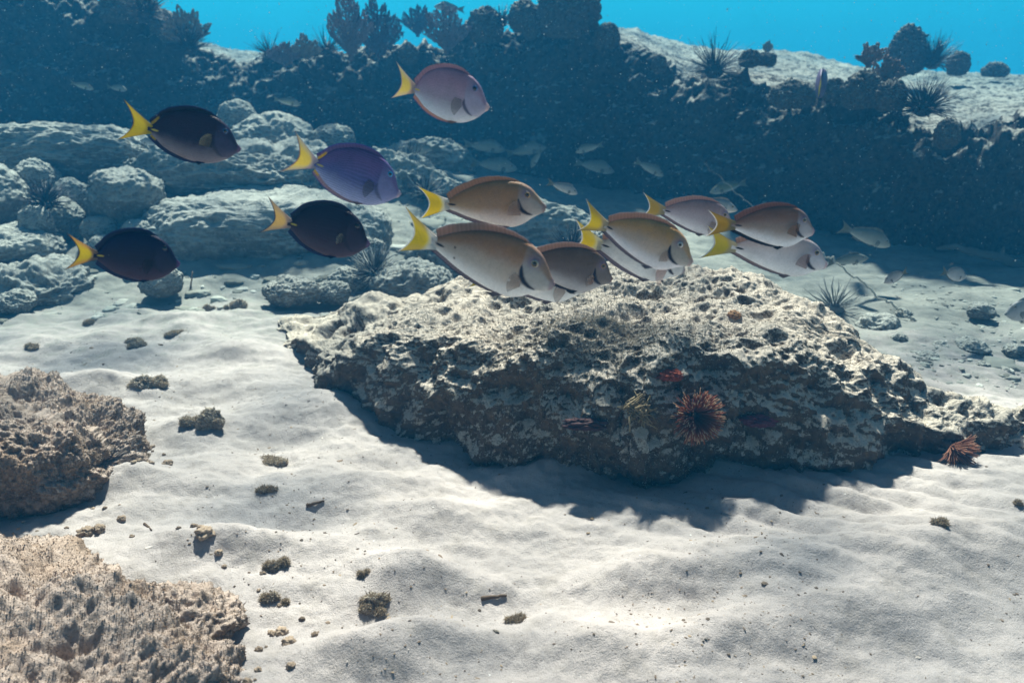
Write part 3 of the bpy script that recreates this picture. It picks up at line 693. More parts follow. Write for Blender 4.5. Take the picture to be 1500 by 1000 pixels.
def fish(name, label, ped, snout, Y, shape, pal, dY=0., deep=1., bend=0., group=None, hi=True, seed=0, dots=(), pec=.17, pec_ang=.5, tailspread=1., roll=0., cat='fish', flip=False, pitch_tail=0., tail_rays=.6):
    S = SHAPES[shape]
    vr = np.random.default_rng(seed+7000)
    if hi and dY == 0: dY = vr.uniform(-.055, .045)
    if hi: roll += vr.uniform(-.07, .07); tailspread *= vr.uniform(.88, 1.10); bend += vr.uniform(-.10, .14); deep *= vr.uniform(.98, 1.03)
    if hi: Y = .55*Y+.37
    a = ptY(*ped, Y); b = ptY(*snout, Y+dY); ax = b-a; SL = np.linalg.norm(ax); ax /= SL
    up = np.array([0, 0, 1.]); up = up-ax*(up@ax); up /= np.linalg.norm(up); yv = np.cross(up, ax)
    M = Matrix(((ax[0], yv[0], up[0]), (ax[1], yv[1], up[1]), (ax[2], yv[2], up[2]))) @ Matrix.Rotation(roll, 3, 'X')
    root = empty(name, a, M.to_euler()); tag(root, label, cat, group)
    r = np.random.default_rng(seed+900)
    nu, nf = (150, 120) if hi else (48, 36)
    uu = -.03+1.03*np.linspace(0, 1, nu)**.92
    zt = hermite(uu, *S['top'])*deep; zb = hermite(uu, *S['bot'])*deep; w = hermite(uu, *S['w'])
    zc = (zt+zb)/2; h = (zt-zb)/2
    ph = np.arange(nf)*2*math.pi/nf
    yy = w[:, None]*(np.sign(np.cos(ph))*np.abs(np.cos(ph))**.85)[None]; zz = zc[:, None]+h[:, None]*np.sin(ph)[None]
    U = np.repeat(uu[:, None], nf, 1)
    def bendy(P):
        q = np.clip(.62-P[:, 0], 0, None); P = P.copy(); P[:, 1] += bend*q*q; return P*SL
    V = np.stack([U, yy, zz], -1).reshape(-1, 3)
    V = np.vstack([V, [[uu[0], 0, zc[0]], [1.006, 0, zc[-1]]]])
    j = np.arange(nf); k2 = (j+1) % nf; e1 = nu*nf
    tri = np.vstack([np.stack([j, k2, np.full(nf, e1)], 1), np.stack([(nu-1)*nf+k2, (nu-1)*nf+j, np.full(nf, e1+1)], 1)])
    # pigment, with light bounced off the sand painted into the pale belly
    u = V[:, 0]; z = V[:, 2]
    t = np.clip((z-np.interp(u, uu, zb))/(np.interp(u, uu, zt)-np.interp(u, uu, zb)), 0, 1)
    back, side, belly, face = (np.asarray(pal[k]) for k in ('back', 'side', 'belly', 'face'))
    nz = fbm(np.stack([u*7, z*7, np.full_like(u, seed+.5)], 1), 3)
    tt = t+.07*nz
    c = belly+(side-belly)*sstep(.06, .48, tt)[:, None]; c = c+(back-c)*sstep(.42, .86, tt)[:, None]
    g = np.array(S['gill']); gx = np.interp(z, np.sort(g[:, 1]*deep), g[np.argsort(g[:, 1]), 0])
    fm = sstep(-.012, .012, u-np.where(z < g[-1, 1]*deep, 2, gx))*(1-sstep(.62, .85, t)*.7)
    c = c+(face-c)*(fm*.75)[:, None]
    if S['tang'] and pal.get('lines'):
        ln = .5+.5*np.sin(z*2*math.pi/.024+2.0*nz+6*u)
        c = c*(1-pal['lines']*ln*(1-fm))[:, None]
    n4 = fbm(np.stack([u*60, z*60, np.full_like(u, seed+.5)], 1), 2); c = c*(1+.14*nz+.10*n4)[:, None]
    def dist_poly(pts):
        best = np.full(len(u), 9.); par = np.zeros(len(u))
        for i in range(len(pts)-1):
            A = np.array(pts[i]); B = np.array(pts[i+1]); d = B-A
            s = np.clip(((u-A[0])*d[0]+(z-A[1])*d[1])/(d@d), 0, 1)
            D = np.hypot(u-A[0]-s*d[0], z-A[1]-s*d[1]); m = D < best; best = np.where(m, D, best); par = np.where(m, (i+s)/(len(pts)-1), par)
        return best, par
    D, par = dist_poly([(x, q*deep) for x, q in S['gill']])
    wd = (.019*np.sin(np.clip(par*1.0, 0, 1)*math.pi)**.7+.004)*pal.get('gillw', 1)
    c = c+(np.asarray(pal.get('bar', (.01, .012, .03)))-c)*((1-sstep(wd*.55, wd*1.25, D))*pal.get('bars', 1))[:, None]
    ex, ez = S['eye'][0], S['eye'][1]*deep
    m = np.exp(-(((u-ex+.012)/.055)**2+((z-ez-.012)/.05)**2)*1.2)*.65
    c = c+(np.asarray(pal.get('mask', face))-c)*m[:, None]
    m = 1-sstep(.7, 1.15, np.hypot((u-.052)/.046, (z-.012*deep)/.011)); c = c+(np.asarray(pal['spine'])-c)*m[:, None]
    if pal.get('pedwhite'):
        m = (1-sstep(-.01, .03, u))*pal['pedwhite']; c = c+(np.array([.75, .75, .75])-c)*m[:, None]
    for (dx, dz) in dots:
        m = 1-sstep(.5, 1.2, np.hypot(u-dx, z-dz)/.012); c = c+(np.array([.05, .03, .03])-c)*(m*.85)[:, None]
    m = sstep(.955, .985, u); c = c+(np.asarray(pal['mouth'])-c)*(m*.8)[:, None]
    mk('body', bendy(V), [grid_faces(nu, nf, True)[:, ::-1], tri[:, ::-1]], M_skin, root, np.clip(c, .004, .95))
    # mouth: two lips
    b = MB(); V0, Fc = ico(3)
    b.add(bendy(V0*np.array([.020, .017, .0125])+np.array([.992, 0, zc[-1]+.010])), Fc, col=pal['mouth'])
    b.add(bendy(V0*np.array([.018, .015, .010])+np.array([.984, 0, zc[-1]-.012])), Fc, col=np.asarray(pal['mouth'])*.8)
    b.build('mouth', M_skin, root)
    # eyes
    V0, Fc = ico(4); er = S['er']
    for s in (-1, 1):
        ww = np.interp(ex, uu, w); zcc = np.interp(ex, uu, zc); hh = np.interp(ex, uu, h)
        ey = ww*np.sqrt(max(0, 1-((ez-zcc)/hh)**2))**.85
        rr_ = np.hypot(V0[:, 0], V0[:, 2])
        ic = np.where((rr_ < .80)[:, None], np.asarray(pal['iris']), np.asarray(pal['ring']))
        eo = mk('eye', bendy(V0*np.array([er, er*.45, er])+np.array([ex, s*(ey-.002), ez])), Fc, M_eye, root, ic)
        mk('pupil', bendy(V0*np.array([er*.60, er*.22, er*.60])+np.array([ex+.001, s*(ey-.002+er*.29), ez])), Fc, M_eye, eo, (.004, .004, .006))
    # median fins
    nfin = 60 if hi else 20
    for nm, key, prof, sgn, pc in (('dorsal_fin', 'fin', zt, 1, 'dorsal'), ('anal_fin', 'anal', zb, -1, 'anal')):
        x0, x1 = S[key][0][0], S[key][0][-1]; q = np.linspace(x0, x1, nfin)
        B = np.stack([q-.012, 0*q, hermite(q, *S[key])*deep], 1)
        qa = np.linspace(max(x0, -.0)+.015, x1+.01, nfin)
        A = np.stack([qa, 0*qa, np.interp(qa, uu, prof)-sgn*.012], 1)
        kk = np.linspace(0, 1, nfin)
        B[:, 2] += sgn*.0012*np.sin(kk*nfin*1.0)
        base, edge = np.asarray(pal[pc]), np.asarray(pal[pc+'_edge'])
        def colf(a, v, base=base, edge=edge):
            k = max(0, (v-.72)/.28); st = .86+.14*math.sin(a*150)
            cc = base*(1-k)+edge*k
            if pal.get('fintip') is not None and a < .10 and v < .55: cc = np.asarray(pal['fintip'])
            return cc*st
        A2, B2 = bendy(A), bendy(B)
        fin_sheet(A2, B2, .0075*SL, colf, root, nm)
    # tail
    Lc, Lt, sp, tz = S['tail']; tz += pitch_tail; sp *= tailspread
    bb = np.linspace(-1, 1, 44 if hi else 18); na = 30 if hi else 12; aa = np.linspace(0, 1, na)
    hb = .052*deep**.5
    Lb = Lc+(Lt-Lc)*np.abs(bb)**1.7
    X = .022-(Lb[:, None]+.022)*aa[None]
    Zt = bb[:, None]*(hb+(sp-hb)*aa[None]**1.15)
    ca, sa = math.cos(tz), math.sin(tz)
    X, Zt = X*ca+Zt*sa, Zt*ca-X*sa+.006*deep
    Yt = .012*np.sin(bb*3+seed)[:, None]*aa[None]
    P = np.stack([X, Yt, Zt], -1).reshape(-1, 3)
    AA = np.repeat(aa[None], len(bb), 0).ravel(); BB = np.repeat(bb[:, None], na, 1).ravel()
    tc = {k: np.asarray(pal[k]) for k in ('tail', 'tail_base', 'tail_margin', 'tail_tip')}
    core = np.exp(-(BB/.62)**2*.8)*sstep(.12, .45, AA)
    cc = tc['tail_margin']+(tc['tail']-tc['tail_margin'])*np.clip(core*1.25, 0, 1)[:, None]
    cc = cc+(tc['tail_base']-cc)*(1-sstep(.20, .46, AA))[:, None]
    cc = cc*(1-.30*tail_rays*sstep(.3, .6, AA)*np.exp(-(BB/.5)**2)*np.clip(np.sin(BB*60+2*np.sin(AA*9)), 0, 1)*.8-.05*(1+np.sin(BB*46)))[:, None]
    cc = cc+(tc['tail_tip']-cc)*sstep(.925, .955, AA)[:, None]
    m = sstep(.93, .99, np.abs(BB)); cc = cc*(1-.45*m)[:, None]
    th = (.017*(1-AA)**1.5+.0022)[:, None]*np.array([0, 1, 0.])
    V = np.concatenate([bendy(P+th), bendy(P-th)]); Q = grid_faces(len(bb), na); s_ = len(P)
    nb = len(bb)
    rim = [(i, i+1) for i in range(na-1)]+[((nb-1)*na+i+1, (nb-1)*na+i) for i in range(na-1)]
    rim += [((i+1)*na, i*na) for i in range(nb-1)]+[(i*na+na-1, (i+1)*na+na-1) for i in range(nb-1)]
    mk('tail_fin', V, np.vstack([Q, Q[:, ::-1]+s_, np.array([[a_, b_, b_+s_, a_+s_] for a_, b_ in rim])]), M_fin, root, np.concatenate([cc, cc]))
    # paired fins
    pec = pec*.85
    px_, pz_ = S['pec'][0], S['pec'][1]*deep
    for s in (-1, 1):
        ww = np.interp(px_, uu, w)
        n = 16; ang = np.linspace(-.55, .75, n)-pec_ang
        L = pec*(1-.35*np.linspace(-.3, 1, n)**2)
        base = np.stack([np.full(n, px_), np.full(n, s*(ww*.97)), pz_+np.linspace(-.03, .035, n)], 1)
        tip = base+np.stack([-np.cos(ang)*L, s*(.30*L), np.sin(ang)*L], 1)
        pc = np.asarray(pal['pec']); pe = np.asarray(pal['pec_edge'])
        fin_sheet(bendy(base), bendy(tip), .004*SL, lambda a, v: (pc*(1-v)+pe*v)*(.8+.2*math.sin(a*60)), root, 'pectoral_fin', 8, M_pec, (0, 1, 0))
        qx = .66
        ww = .03; zz0 = np.interp(qx, uu, zb)
        n = 6; base = np.stack([qx+np.linspace(-.03, .02, n), np.full(n, s*ww), np.full(n, zz0+.03)], 1)
        tip = np.stack([qx-.10+np.linspace(-.05, .01, n), np.full(n, s*(ww+.015)), zz0-.005-np.linspace(.0, .022, n)], 1)
        fin_sheet(bendy(base), bendy(tip), .004*SL, lambda a, v: np.asarray(pal['anal'])*(1-.4*v), root, 'pelvic_fin', 4)
    return root

YEL = (.84, .70, .012); WH = (.82, .82, .80)
def P(**k):
    d = dict(back=(.36, .175, .085), side=(.56, .45, .38), belly=(.90, .88, .88), face=(.44, .42, .41), mask=(.20, .15, .30), spine=(.006, .008, .02), mouth=(.36, .25, .27),
             iris=(.22, .15, .06), ring=(.55, .47, .38), dorsal=(.44, .29, .225), dorsal_edge=(.52, .38, .36), anal=(.30, .24, .28), anal_edge=(.12, .10, .20), tail=YEL, tail_base=WH,
             tail_margin=(.66, .53, .18), tail_tip=(.85, .85, .88), pec=(.60, .40, .30), pec_edge=(.58, .48, .42), bars=1., pedwhite=.55)
    d.update(k); return d
def T(**k):
    d = P(back=(.030, .014, .040), side=(.016, .010, .042), belly=(.055, .038, .10), face=(.05, .045, .10), mask=(.05, .05, .14), spine=(.55, .42, .05), mouth=(.17, .10, .20), iris=(.03, .10, .25), ring=(.03, .08, .2),
          dorsal=(.03, .022, .06), dorsal_edge=(.02, .03, .20), anal=(.02, .03, .11), anal_edge=(.01, .03, .2), tail=YEL, tail_base=(.16, .11, .03), tail_margin=(.76, .56, .08), tail_tip=(.16, .08, .06),
          pec=(.07, .06, .07), pec_edge=(.16, .15, .12), bars=.5, bar=(.01, .012, .03), lines=.25, pedwhite=0.)
    d.update(k); return d
GT = 'surgeonfish swimming in a loose school to the right'
fish('surgeonfish', 'dark purple brown surgeonfish with all yellow tail, topmost of the dark ones', (219, 191), (352, 219), 1.62, 'tang',
     T(tail_base=(.62, .48, .02), tail_margin=(.78, .58, .03), tail_tip=(.5, .3, .04), fintip=(.5, .36, .02), pec=(.05, .045, .045), pec_edge=(.55, .48, .28), belly=(.22, .19, .23)), deep=.90, bend=.10, group=GT, seed=1, pec=.17, pec_ang=-.6)
fish('surgeonfish', 'nearly black navy surgeonfish with orange edged yellow tail, lowest and farthest left', (143, 373), (263, 387), 1.55, 'tang',
     T(back=(.006, .005, .045), side=(.014, .008, .034), belly=(.05, .03, .065), face=(.02, .018, .05), mask=(.02, .016, .05), dorsal=(.012, .012, .07), tail_margin=(.78, .45, .22), tail_base=(.25, .17, .12), mouth=(.10, .05, .16), iris=(.01, .01, .02), ring=(.01, .01, .03), pec=(.03, .02, .04), pec_edge=(.05, .035, .06)), deep=.98, bend=-.08, group=GT, seed=2, dY=.02)
fish('surgeonfish', 'dark plum surgeonfish with cream tail, tucked right under the violet blue one', (425, 328), (541, 358), 1.66, 'tang',
     T(back=(.014, .007, .026), side=(.028, .014, .036), belly=(.07, .045, .075), face=(.035, .024, .05), mask=(.03, .02, .04), tail=(.82, .62, .25), tail_margin=(.75, .58, .42), tail_base=(.55, .42, .36), tail_tip=(.10, .06, .12), iris=(.01, .01, .02), ring=(.02, .015, .03), pec=(.06, .05, .05), pec_edge=(.5, .48, .42), mouth=(.15, .08, .18)), deep=.95, bend=.10, group=GT, seed=3, pec=.11, pec_ang=-.1)
fish('surgeonfish', 'violet blue striped surgeonfish with bright blue eye ring and cream yellow tail', (462, 241), (586, 285), 1.60, 'tang',
     T(back=(.19, .12, .34), side=(.13, .14, .40), belly=(.38, .42, .72), face=(.22, .23, .45), mask=(.18, .24, .5), mouth=(.55, .42, .52), iris=(.05, .45, .8), ring=(.03, .2, .5), dorsal=(.22, .15, .32), dorsal_edge=(.10, .10, .45), anal=(.42, .30, .36),
       anal_edge=(.12, .12, .40), tail=(.88, .74, .16), tail_margin=(.74, .67, .64), tail_base=(.55, .47, .55), tail_tip=(.40, .25, .25), fintip=(.7, .5, .06), spine=(.55, .45, .12), pec=(.14, .14, .22), pec_edge=(.2, .2, .26), lines=.4), deep=.93, bend=.06, group=GT, seed=4)
fish('surgeonfish', 'pinkish lilac surgeonfish alone at the top, highest of the school', (604, 132), (716, 158), 1.70, 'tang',
     T(back=(.40, .24, .34), side=(.42, .32, .42), belly=(.66, .70, .80), face=(.36, .34, .48), mask=(.25, .25, .45), mouth=(.75, .52, .52), iris=(.03, .05, .12), ring=(.08, .22, .5), dorsal=(.46, .31, .38), dorsal_edge=(.42, .26, .30), anal=(.62, .36, .30), anal_edge=(.18, .14, .4),
       tail=(.90, .76, .20), tail_margin=(.80, .70, .60), tail_base=(.60, .46, .40), tail_tip=(.62, .5, .46), spine=(.7, .5, .06), pec=(.36, .32, .34), pec_edge=(.38, .34, .32), bars=.9, bar=(.06, .06, .12), lines=.08, gillw=1.), deep=.95, bend=.12, group=GT, seed=5)
fish('surgeonfish', 'brown surgeonfish with pure yellow tail and white tail base, just above the largest fish', (654, 302), (799, 304), 1.62, 'doctor',
     P(back=(.40, .21, .09), side=(.44, .30, .18), belly=(.78, .77, .78), tail=(.86, .70, .0), tail_margin=(.84, .66, .01), dorsal=(.44, .28, .19), dorsal_edge=(.40, .26, .20), mouth=(.3, .2, .2), iris=(.25, .14, .05), ring=(.55, .36, .16)), deep=.98, bend=.06, group=GT, seed=6, pec=.16, pec_ang=-.6, pitch_tail=.02)
fish('surgeonfish', 'largest fish, brown backed and silver bellied with a few dark specks on its side', (632, 360), (811, 417), 1.48, 'doctor',
     P(), deep=1.0, bend=.10, group=GT, seed=7, tail_rays=1., dots=((.165, .165), (.19, .05), (.20, -.035), (.30, .268), (.055, -.065)), pec=.12, pec_ang=.1)
fish('surgeonfish', 'smaller dark brown surgeonfish with its head past the snout of the largest fish', (770, 384), (896, 409), 1.60, 'doctor',
     P(back=(.13, .085, .06), side=(.16, .12, .11), belly=(.46, .44, .46), face=(.17, .14, .13), anal=(.04, .04, .06), mouth=(.22, .13, .12), iris=(.25, .14, .05), ring=(.34, .2, .14), pec=(.5, .24, .14)), deep=.98, bend=.0, group=GT, seed=8, pec=.11, pec_ang=-.1)
fish('surgeonfish', 'pale surgeonfish hidden behind the largest fish with only its belly and dark lower fin showing', (728, 404), (860, 422), 1.76, 'doctor', P(side=(.5, .48, .48)), deep=1.02, group=GT, seed=9)
fish('surgeonfish', 'tan orange surgeonfish with white ringed eye, crossing in front of a paler one', (884, 334), (1014, 384), 1.52, 'doctor',
     P(back=(.56, .29, .10), side=(.58, .43, .34), belly=(.86, .83, .88), dorsal=(.52, .33, .24), dorsal_edge=(.56, .40, .38), face=(.38, .34, .30), tail_margin=(.68, .52, .16), tail_base=(.66, .56, .36), ring=(.75, .72, .72), iris=(.5, .45, .4), mouth=(.5, .34, .32)), deep=1.0, bend=.16, dY=-.05, group=GT, seed=10, pec=.10, pec_ang=-.2)
fish('surgeonfish', 'pale silver surgeonfish half covered by the tan orange one, reddish side fin spread below', (880, 360), (1002, 396), 1.68, 'doctor',
     P(back=(.46, .42, .38), side=(.66, .65, .64), belly=(.80, .80, .82), face=(.6, .58, .58), tail_margin=(.78, .66, .25), tail_base=(.78, .76, .6), pec=(.75, .45, .38), pec_edge=(.75, .42, .36)), deep=.98, bend=.1, group=GT, seed=11, pec=.19, pec_ang=.75)
fish('surgeonfish', 'greyish mauve surgeonfish whose face is behind the dusky yellow tail of its neighbour', (972, 309), (1073, 331), 1.80, 'doctor',
     P(back=(.32, .24, .25), side=(.44, .40, .46), belly=(.70, .72, .80), dorsal=(.48, .33, .31), tail=(.55, .42, .08), tail_margin=(.42, .36, .16), tail_base=(.45, .4, .24)), deep=1.0, bend=.1, group=GT, seed=12)
fish('surgeonfish', 'reddish brown surgeonfish with black lower fin and dusky tail, upper of the right hand pair', (1076, 332), (1192, 339), 1.60, 'doctor',
     P(back=(.23, .11, .07), side=(.34, .25, .21), belly=(.80, .80, .86), face=(.46, .43, .47), dorsal=(.27, .135, .10), dorsal_edge=(.28, .14, .12), anal=(.014, .014, .03), anal_edge=(.02, .02, .04), tail=(.52, .36, .01), tail_margin=(.34, .24, .03), tail_base=(.30, .24, .10), pedwhite=.0, pec=(.36, .16, .07), pec_edge=(.40, .20, .08), ring=(.6, .55, .5), mouth=(.5, .3, .36)), deep=1.08, bend=.18, dY=.0, group=GT, seed=13, pec=.19, pec_ang=-.9)
fish('surgeonfish', 'silvery surgeonfish farthest to the right, under the reddish brown one', (1077, 365), (1211, 388), 1.72, 'doctor',
     P(back=(.50, .42, .42), side=(.60, .58, .62), belly=(.80, .81, .85), face=(.58, .55, .60), tail_base=(.62, .55, .35), tail_margin=(.80, .62, .12), pec=(.46, .26, .24), pec_edge=(.44, .28, .26), anal=(.34, .25, .26), mouth=(.55, .34, .38)), deep=.90, bend=.16, group=GT, seed=14, pec=.18, pec_ang=-.8)
# seen from behind, above the rim
def tail_on():
    a = ptY(1201, 128, 3.5)
    f = fish('surgeonfish', 'violet fish seen from behind as a narrow upright oval over the rim of the ledge', (1201, 130), (1290, 126), 3.5, 'tang', T(back=(.16, .10, .20), side=(.15, .11, .22), belly=(.2, .15, .25)), deep=.95, seed=15, hi=False)
    f.location = a; f.rotation_euler = (0, 0, math.radians(69)); f.scale = (.78, .95, .78)
tail_on()
# grunts in the shade of the reef
GG = 'small grey grunts in the shade under the reef'
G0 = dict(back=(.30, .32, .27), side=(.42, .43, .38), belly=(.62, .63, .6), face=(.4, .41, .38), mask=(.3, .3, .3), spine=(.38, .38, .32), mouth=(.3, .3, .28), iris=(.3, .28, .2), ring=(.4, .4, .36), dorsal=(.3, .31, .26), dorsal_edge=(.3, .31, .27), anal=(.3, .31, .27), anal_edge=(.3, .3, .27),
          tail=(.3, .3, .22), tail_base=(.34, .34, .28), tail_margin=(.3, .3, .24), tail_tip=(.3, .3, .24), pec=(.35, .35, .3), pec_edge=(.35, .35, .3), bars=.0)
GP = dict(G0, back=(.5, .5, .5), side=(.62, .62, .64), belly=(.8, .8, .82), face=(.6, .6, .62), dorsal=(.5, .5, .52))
for k, (pd, sn, Y, pal, lab) in enumerate([
    ((690, 213), (741, 220), 3.9, G0, 'grey grunt, upper one of the two under the lilac fish'),
    ((702, 240), (758, 248), 3.7, G0, 'grey grunt, lower one of the two under the lilac fish'),
    ((634, 218), (582, 224), 3.8, G0, 'grunt facing left beside the eye of the violet blue fish'),
    ((752, 224), (800, 216), 4.2, G0, 'very dim grunt right of the two grey ones'),
    ((791, 224), (778, 246), 3.9, G0, 'small grunt diving steeply, between the dim one and the centre pair'),
    ((876, 214), (843, 223), 4.0, G0, 'small grunt facing left, above the centre pair'),
    ((852, 240), (900, 252), 3.8, G0, 'striped grunt right of centre, heading down to the right'),
    ((938, 240), (972, 258), 4.0, G0, 'dim grunt to the right of the striped one'),
    ((810, 270), (846, 284), 3.0, GP, 'bright silvery grunt just above the snout of the upper brown fish'),
    ((1084, 270), (1040, 282), 4.0, dict(G0, side=(.3, .31, .18), back=(.26, .26, .14)), 'olive tinted grunt beside the rope, over the mauve fish'),
    ((1025, 296), (1080, 308), 2.3, dict(GP, side=(.45, .5, .52), back=(.35, .42, .46)), 'bluish translucent looking fish behind the mauve one'),
    ((1245, 338), (1304, 360), 3.0, G0, 'large dim grunt right of the silvery surgeonfish, nose down'),
    ((1222, 384), (1272, 378), 2.9, G0, 'pale grunt just right of the snout of the silvery surgeonfish'),
    ((1322, 401), (1295, 414), 2.3, GP, 'pale deep bodied fish facing left beside the rope end'),
    ((1387, 400), (1414, 407), 2.5, GP, 'pale deep bodied fish facing right, alone before the dark cave'),
    ((1530, 452), (1472, 460), 2.45, GP, 'blurred pale fish entering at the right edge over the sand'),
    ((109, 123), (137, 131), 4.1, dict(G0, side=(.5, .5, .36)), 'small yellowish grunt high on the left before the dark wall'),
    ((408, 147), (440, 154), 4.2, dict(G0, side=(.5, .5, .36)), 'small yellowish grunt between the topmost dark fish and the violet one'),
    ((162, 128), (186, 132), 4.4, G0, 'barely visible grunt right of the small yellowish one at left'),
    ((672, 14), (636, 10), 5.6, GP, 'far pale fish in the blue above the sea fans'),
    ((230, 212), (205, 206), 3.6, GP, 'pale fish under the yellow tail of the topmost dark fish')]):
    big = k in (13, 14, 15)
    if pal is not GP and Y > 3.4: Y = crestY(pd[0])-.42-.08*(k % 3)
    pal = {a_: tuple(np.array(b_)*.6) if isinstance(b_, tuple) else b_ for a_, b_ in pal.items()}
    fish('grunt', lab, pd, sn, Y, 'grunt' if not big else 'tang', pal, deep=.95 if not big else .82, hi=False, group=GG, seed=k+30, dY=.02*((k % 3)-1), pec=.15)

# ------------------------------------------------------------------ worms, sponges, algae on the big rock
def fan_worm(px, py, rad, label, seed, n=150, col=(.30, .10, .045), tipc=(.60, .40, .24), up=(0.25, -1, .25), flat=1.):
    p, nrm = on_rock(px, py); r = np.random.default_rng(seed)
    up = np.asarray(up, float); up /= np.linalg.norm(up); s = np.cross(up, [0, 0, 1.]); s /= np.linalg.norm(s); q = np.cross(s, up)
    root = empty('fan_worm', p+nrm*.004); tag(root, label, 'fan worm')
    b = MB(); b.tube(np.array([-up*.03, up*.0, up*rad*.25]), [rad*.13, rad*.15, rad*.17], 10, (.16, .12, .10)); b.build('tube', M_soft, root)
    b = MB()
    for k in range(n):
        a = r.uniform(0, 2*math.pi); f = math.sqrt(r.uniform(.12, 1)); ln = rad*r.uniform(.85, 1.1)
        d = (math.cos(a)*s+math.sin(a)*q*flat)*f+up*(math.sqrt(max(0, 1-f*f))*.8+.15); d /= np.linalg.norm(d)
        o_ = up*rad*.2+(math.cos(a)*s+math.sin(a)*q)*rad*.1
        T_ = np.linspace(0, 1, 6); Pp = o_+d*ln*T_[:, None]+up*(.12*ln*np.sin(T_*2.5))[:, None]+r.normal(0, .01, 3)*ln*T_[:, None]
        cs = np.array([np.asarray(col)*(.55+.7*t_) for t_ in T_]); cs[-1] = tipc if k % 2 else np.asarray(col)*1.6; cs[-2] = np.asarray(col)*1.2
        b.tube(Pp, np.array([.0008, .0010, .0011, .0011, .0012, .0009])*(rad/.06), 4, cs)
    b.build('crown', M_soft, root)
fan_worm(1012, 606, .056, 'reddish brown feathery fan with pale tips on the shaded front of the big rock', 1, 420, (.22, .065, .03))
fan_worm(1388, 652, .050, 'pinkish brown feathery fan worm under the right end of the big rock', 2, 200, (.30, .13, .08), (.6, .36, .24), (.5, -1, -.1), .5)
def patch(name, px, py, w, h, label, cat, col, seed):
    p, nrm = on_rock(px, py); V0, Fc = ico(5); dp = depth(p)
    V = V0*np.array([w/F*dp/2, .018, h/F*dp/2]); V = V*(1+.35*fbm(V0*2.2+seed, 3)[:, None]+.12*fbm(V0*9+seed, 2)[:, None])
    o = mk(name, V, Fc, M_soft, None, np.asarray(col)*(1+.5*fbm(V0*6+seed, 3)[:, None]).clip(.4, 1.7)); o.location = p+nrm*.002
    tag(o, label, cat)
patch('sponge', 984, 548, 36, 16, 'orange red encrusting sponge above the reddish fan worm', 'sponge', (.30, .06, .025), 3)
patch('sponge', 1112, 618, 52, 18, 'dark magenta crust sponge in the hollow right of the fan worm', 'sponge', (.13, .035, .055), 4)
patch('sponge', 860, 622, 60, 16, 'dull maroon crust under the overhang at the middle of the big rock', 'sponge', (.07, .03, .03), 5)
patch('sponge', 1078, 460, 18, 12, 'tan button sponge on the sunlit top of the big rock', 'sponge', (.36, .20, .10), 6)
def frond(px, py, rad, label, seed, col=(.27, .21, .12)):
    p, nrm = on_rock(px, py); r = np.random.default_rng(seed); root = empty('algae_tuft', p); tag(root, label, 'algae')
    b = MB()
    for k in range(46):
        d = np.array([r.normal(0, .8), -abs(r.normal(.7, .4)), r.normal(-.1, .8)]); d /= np.linalg.norm(d); ln = rad*r.uniform(.5, 1.1)
        P_ = [np.zeros(3)]; cur = d.copy()
        for j_ in range(7): cur = cur+r.normal(0, .42, 3); cur /= np.linalg.norm(cur); P_.append(P_[-1]+cur*ln/7)
        b.tube(np.array(P_), np.linspace(.0034, .0016, 8), 5, np.asarray(col)*r.uniform(.6, 1.25))
        if r.random() < .7:
            q = P_[4]; b.tube(np.array([q, q+r.normal(0, .011, 3), q+r.normal(0, .018, 3)]), [.002, .0018, .001], 4, np.asarray(col)*1.2)
    b.build('fronds', M_soft, root)
frond(937, 600, .045, 'yellowish curly algae tuft hanging left of the reddish fan worm', 3)

# ------------------------------------------------------------------ rope
def rope():
    pts = [(1005, 205, 4.30), (1040, 248, 3.95), (1068, 272, 3.6), (1100, 300, 3.3), (1150, 338, 3.0), (1205, 370, 2.85), (1225, 385, 2.82), (1262, 412, 2.78), (1290, 437, 2.76), (1313, 449, 2.74), (1330, 463, 2.70), (1342, 470, 2.68)]
    Pn = np.array([ptY(*q) for q in pts]); s = np.linspace(0, 1, 420); k = np.linspace(0, 1, len(Pn))
    C = np.stack([np.interp(s, k, Pn[:, i]) for i in range(3)], 1)
    C[:, 0] += .010*perlin(np.stack([s*26, 0*s, 0*s], 1)); C[:, 2] += .012*perlin(np.stack([s*26, 0*s+5, 0*s], 1)); C[:, 2] += .006*perlin(np.stack([s*70, 0*s+9, 0*s], 1))
    b = MB(); th = s*2*math.pi*75
    rad = np.interp(s, [0, .35, .55, 1], [.0005, .0008, .0022, .0032])
    for q in (0, math.pi):
        O = np.stack([np.cos(th+q), np.zeros_like(th), np.sin(th+q)], 1)*(rad*.8)[:, None]
        b.tube(C+O, rad*(1+.35*perlin(np.stack([s*120, 0*s+q, 0*s], 1))), 6, np.array([.46, .45, .40])[None]*np.interp(s, [0, .3, .5, 1], [.18, .25, 1, 1])[:, None])
    o = b.build('rope', M_bits); tag(o, 'thin twisted rope slanting down behind the right hand fish to the sand', 'rope')
rope()
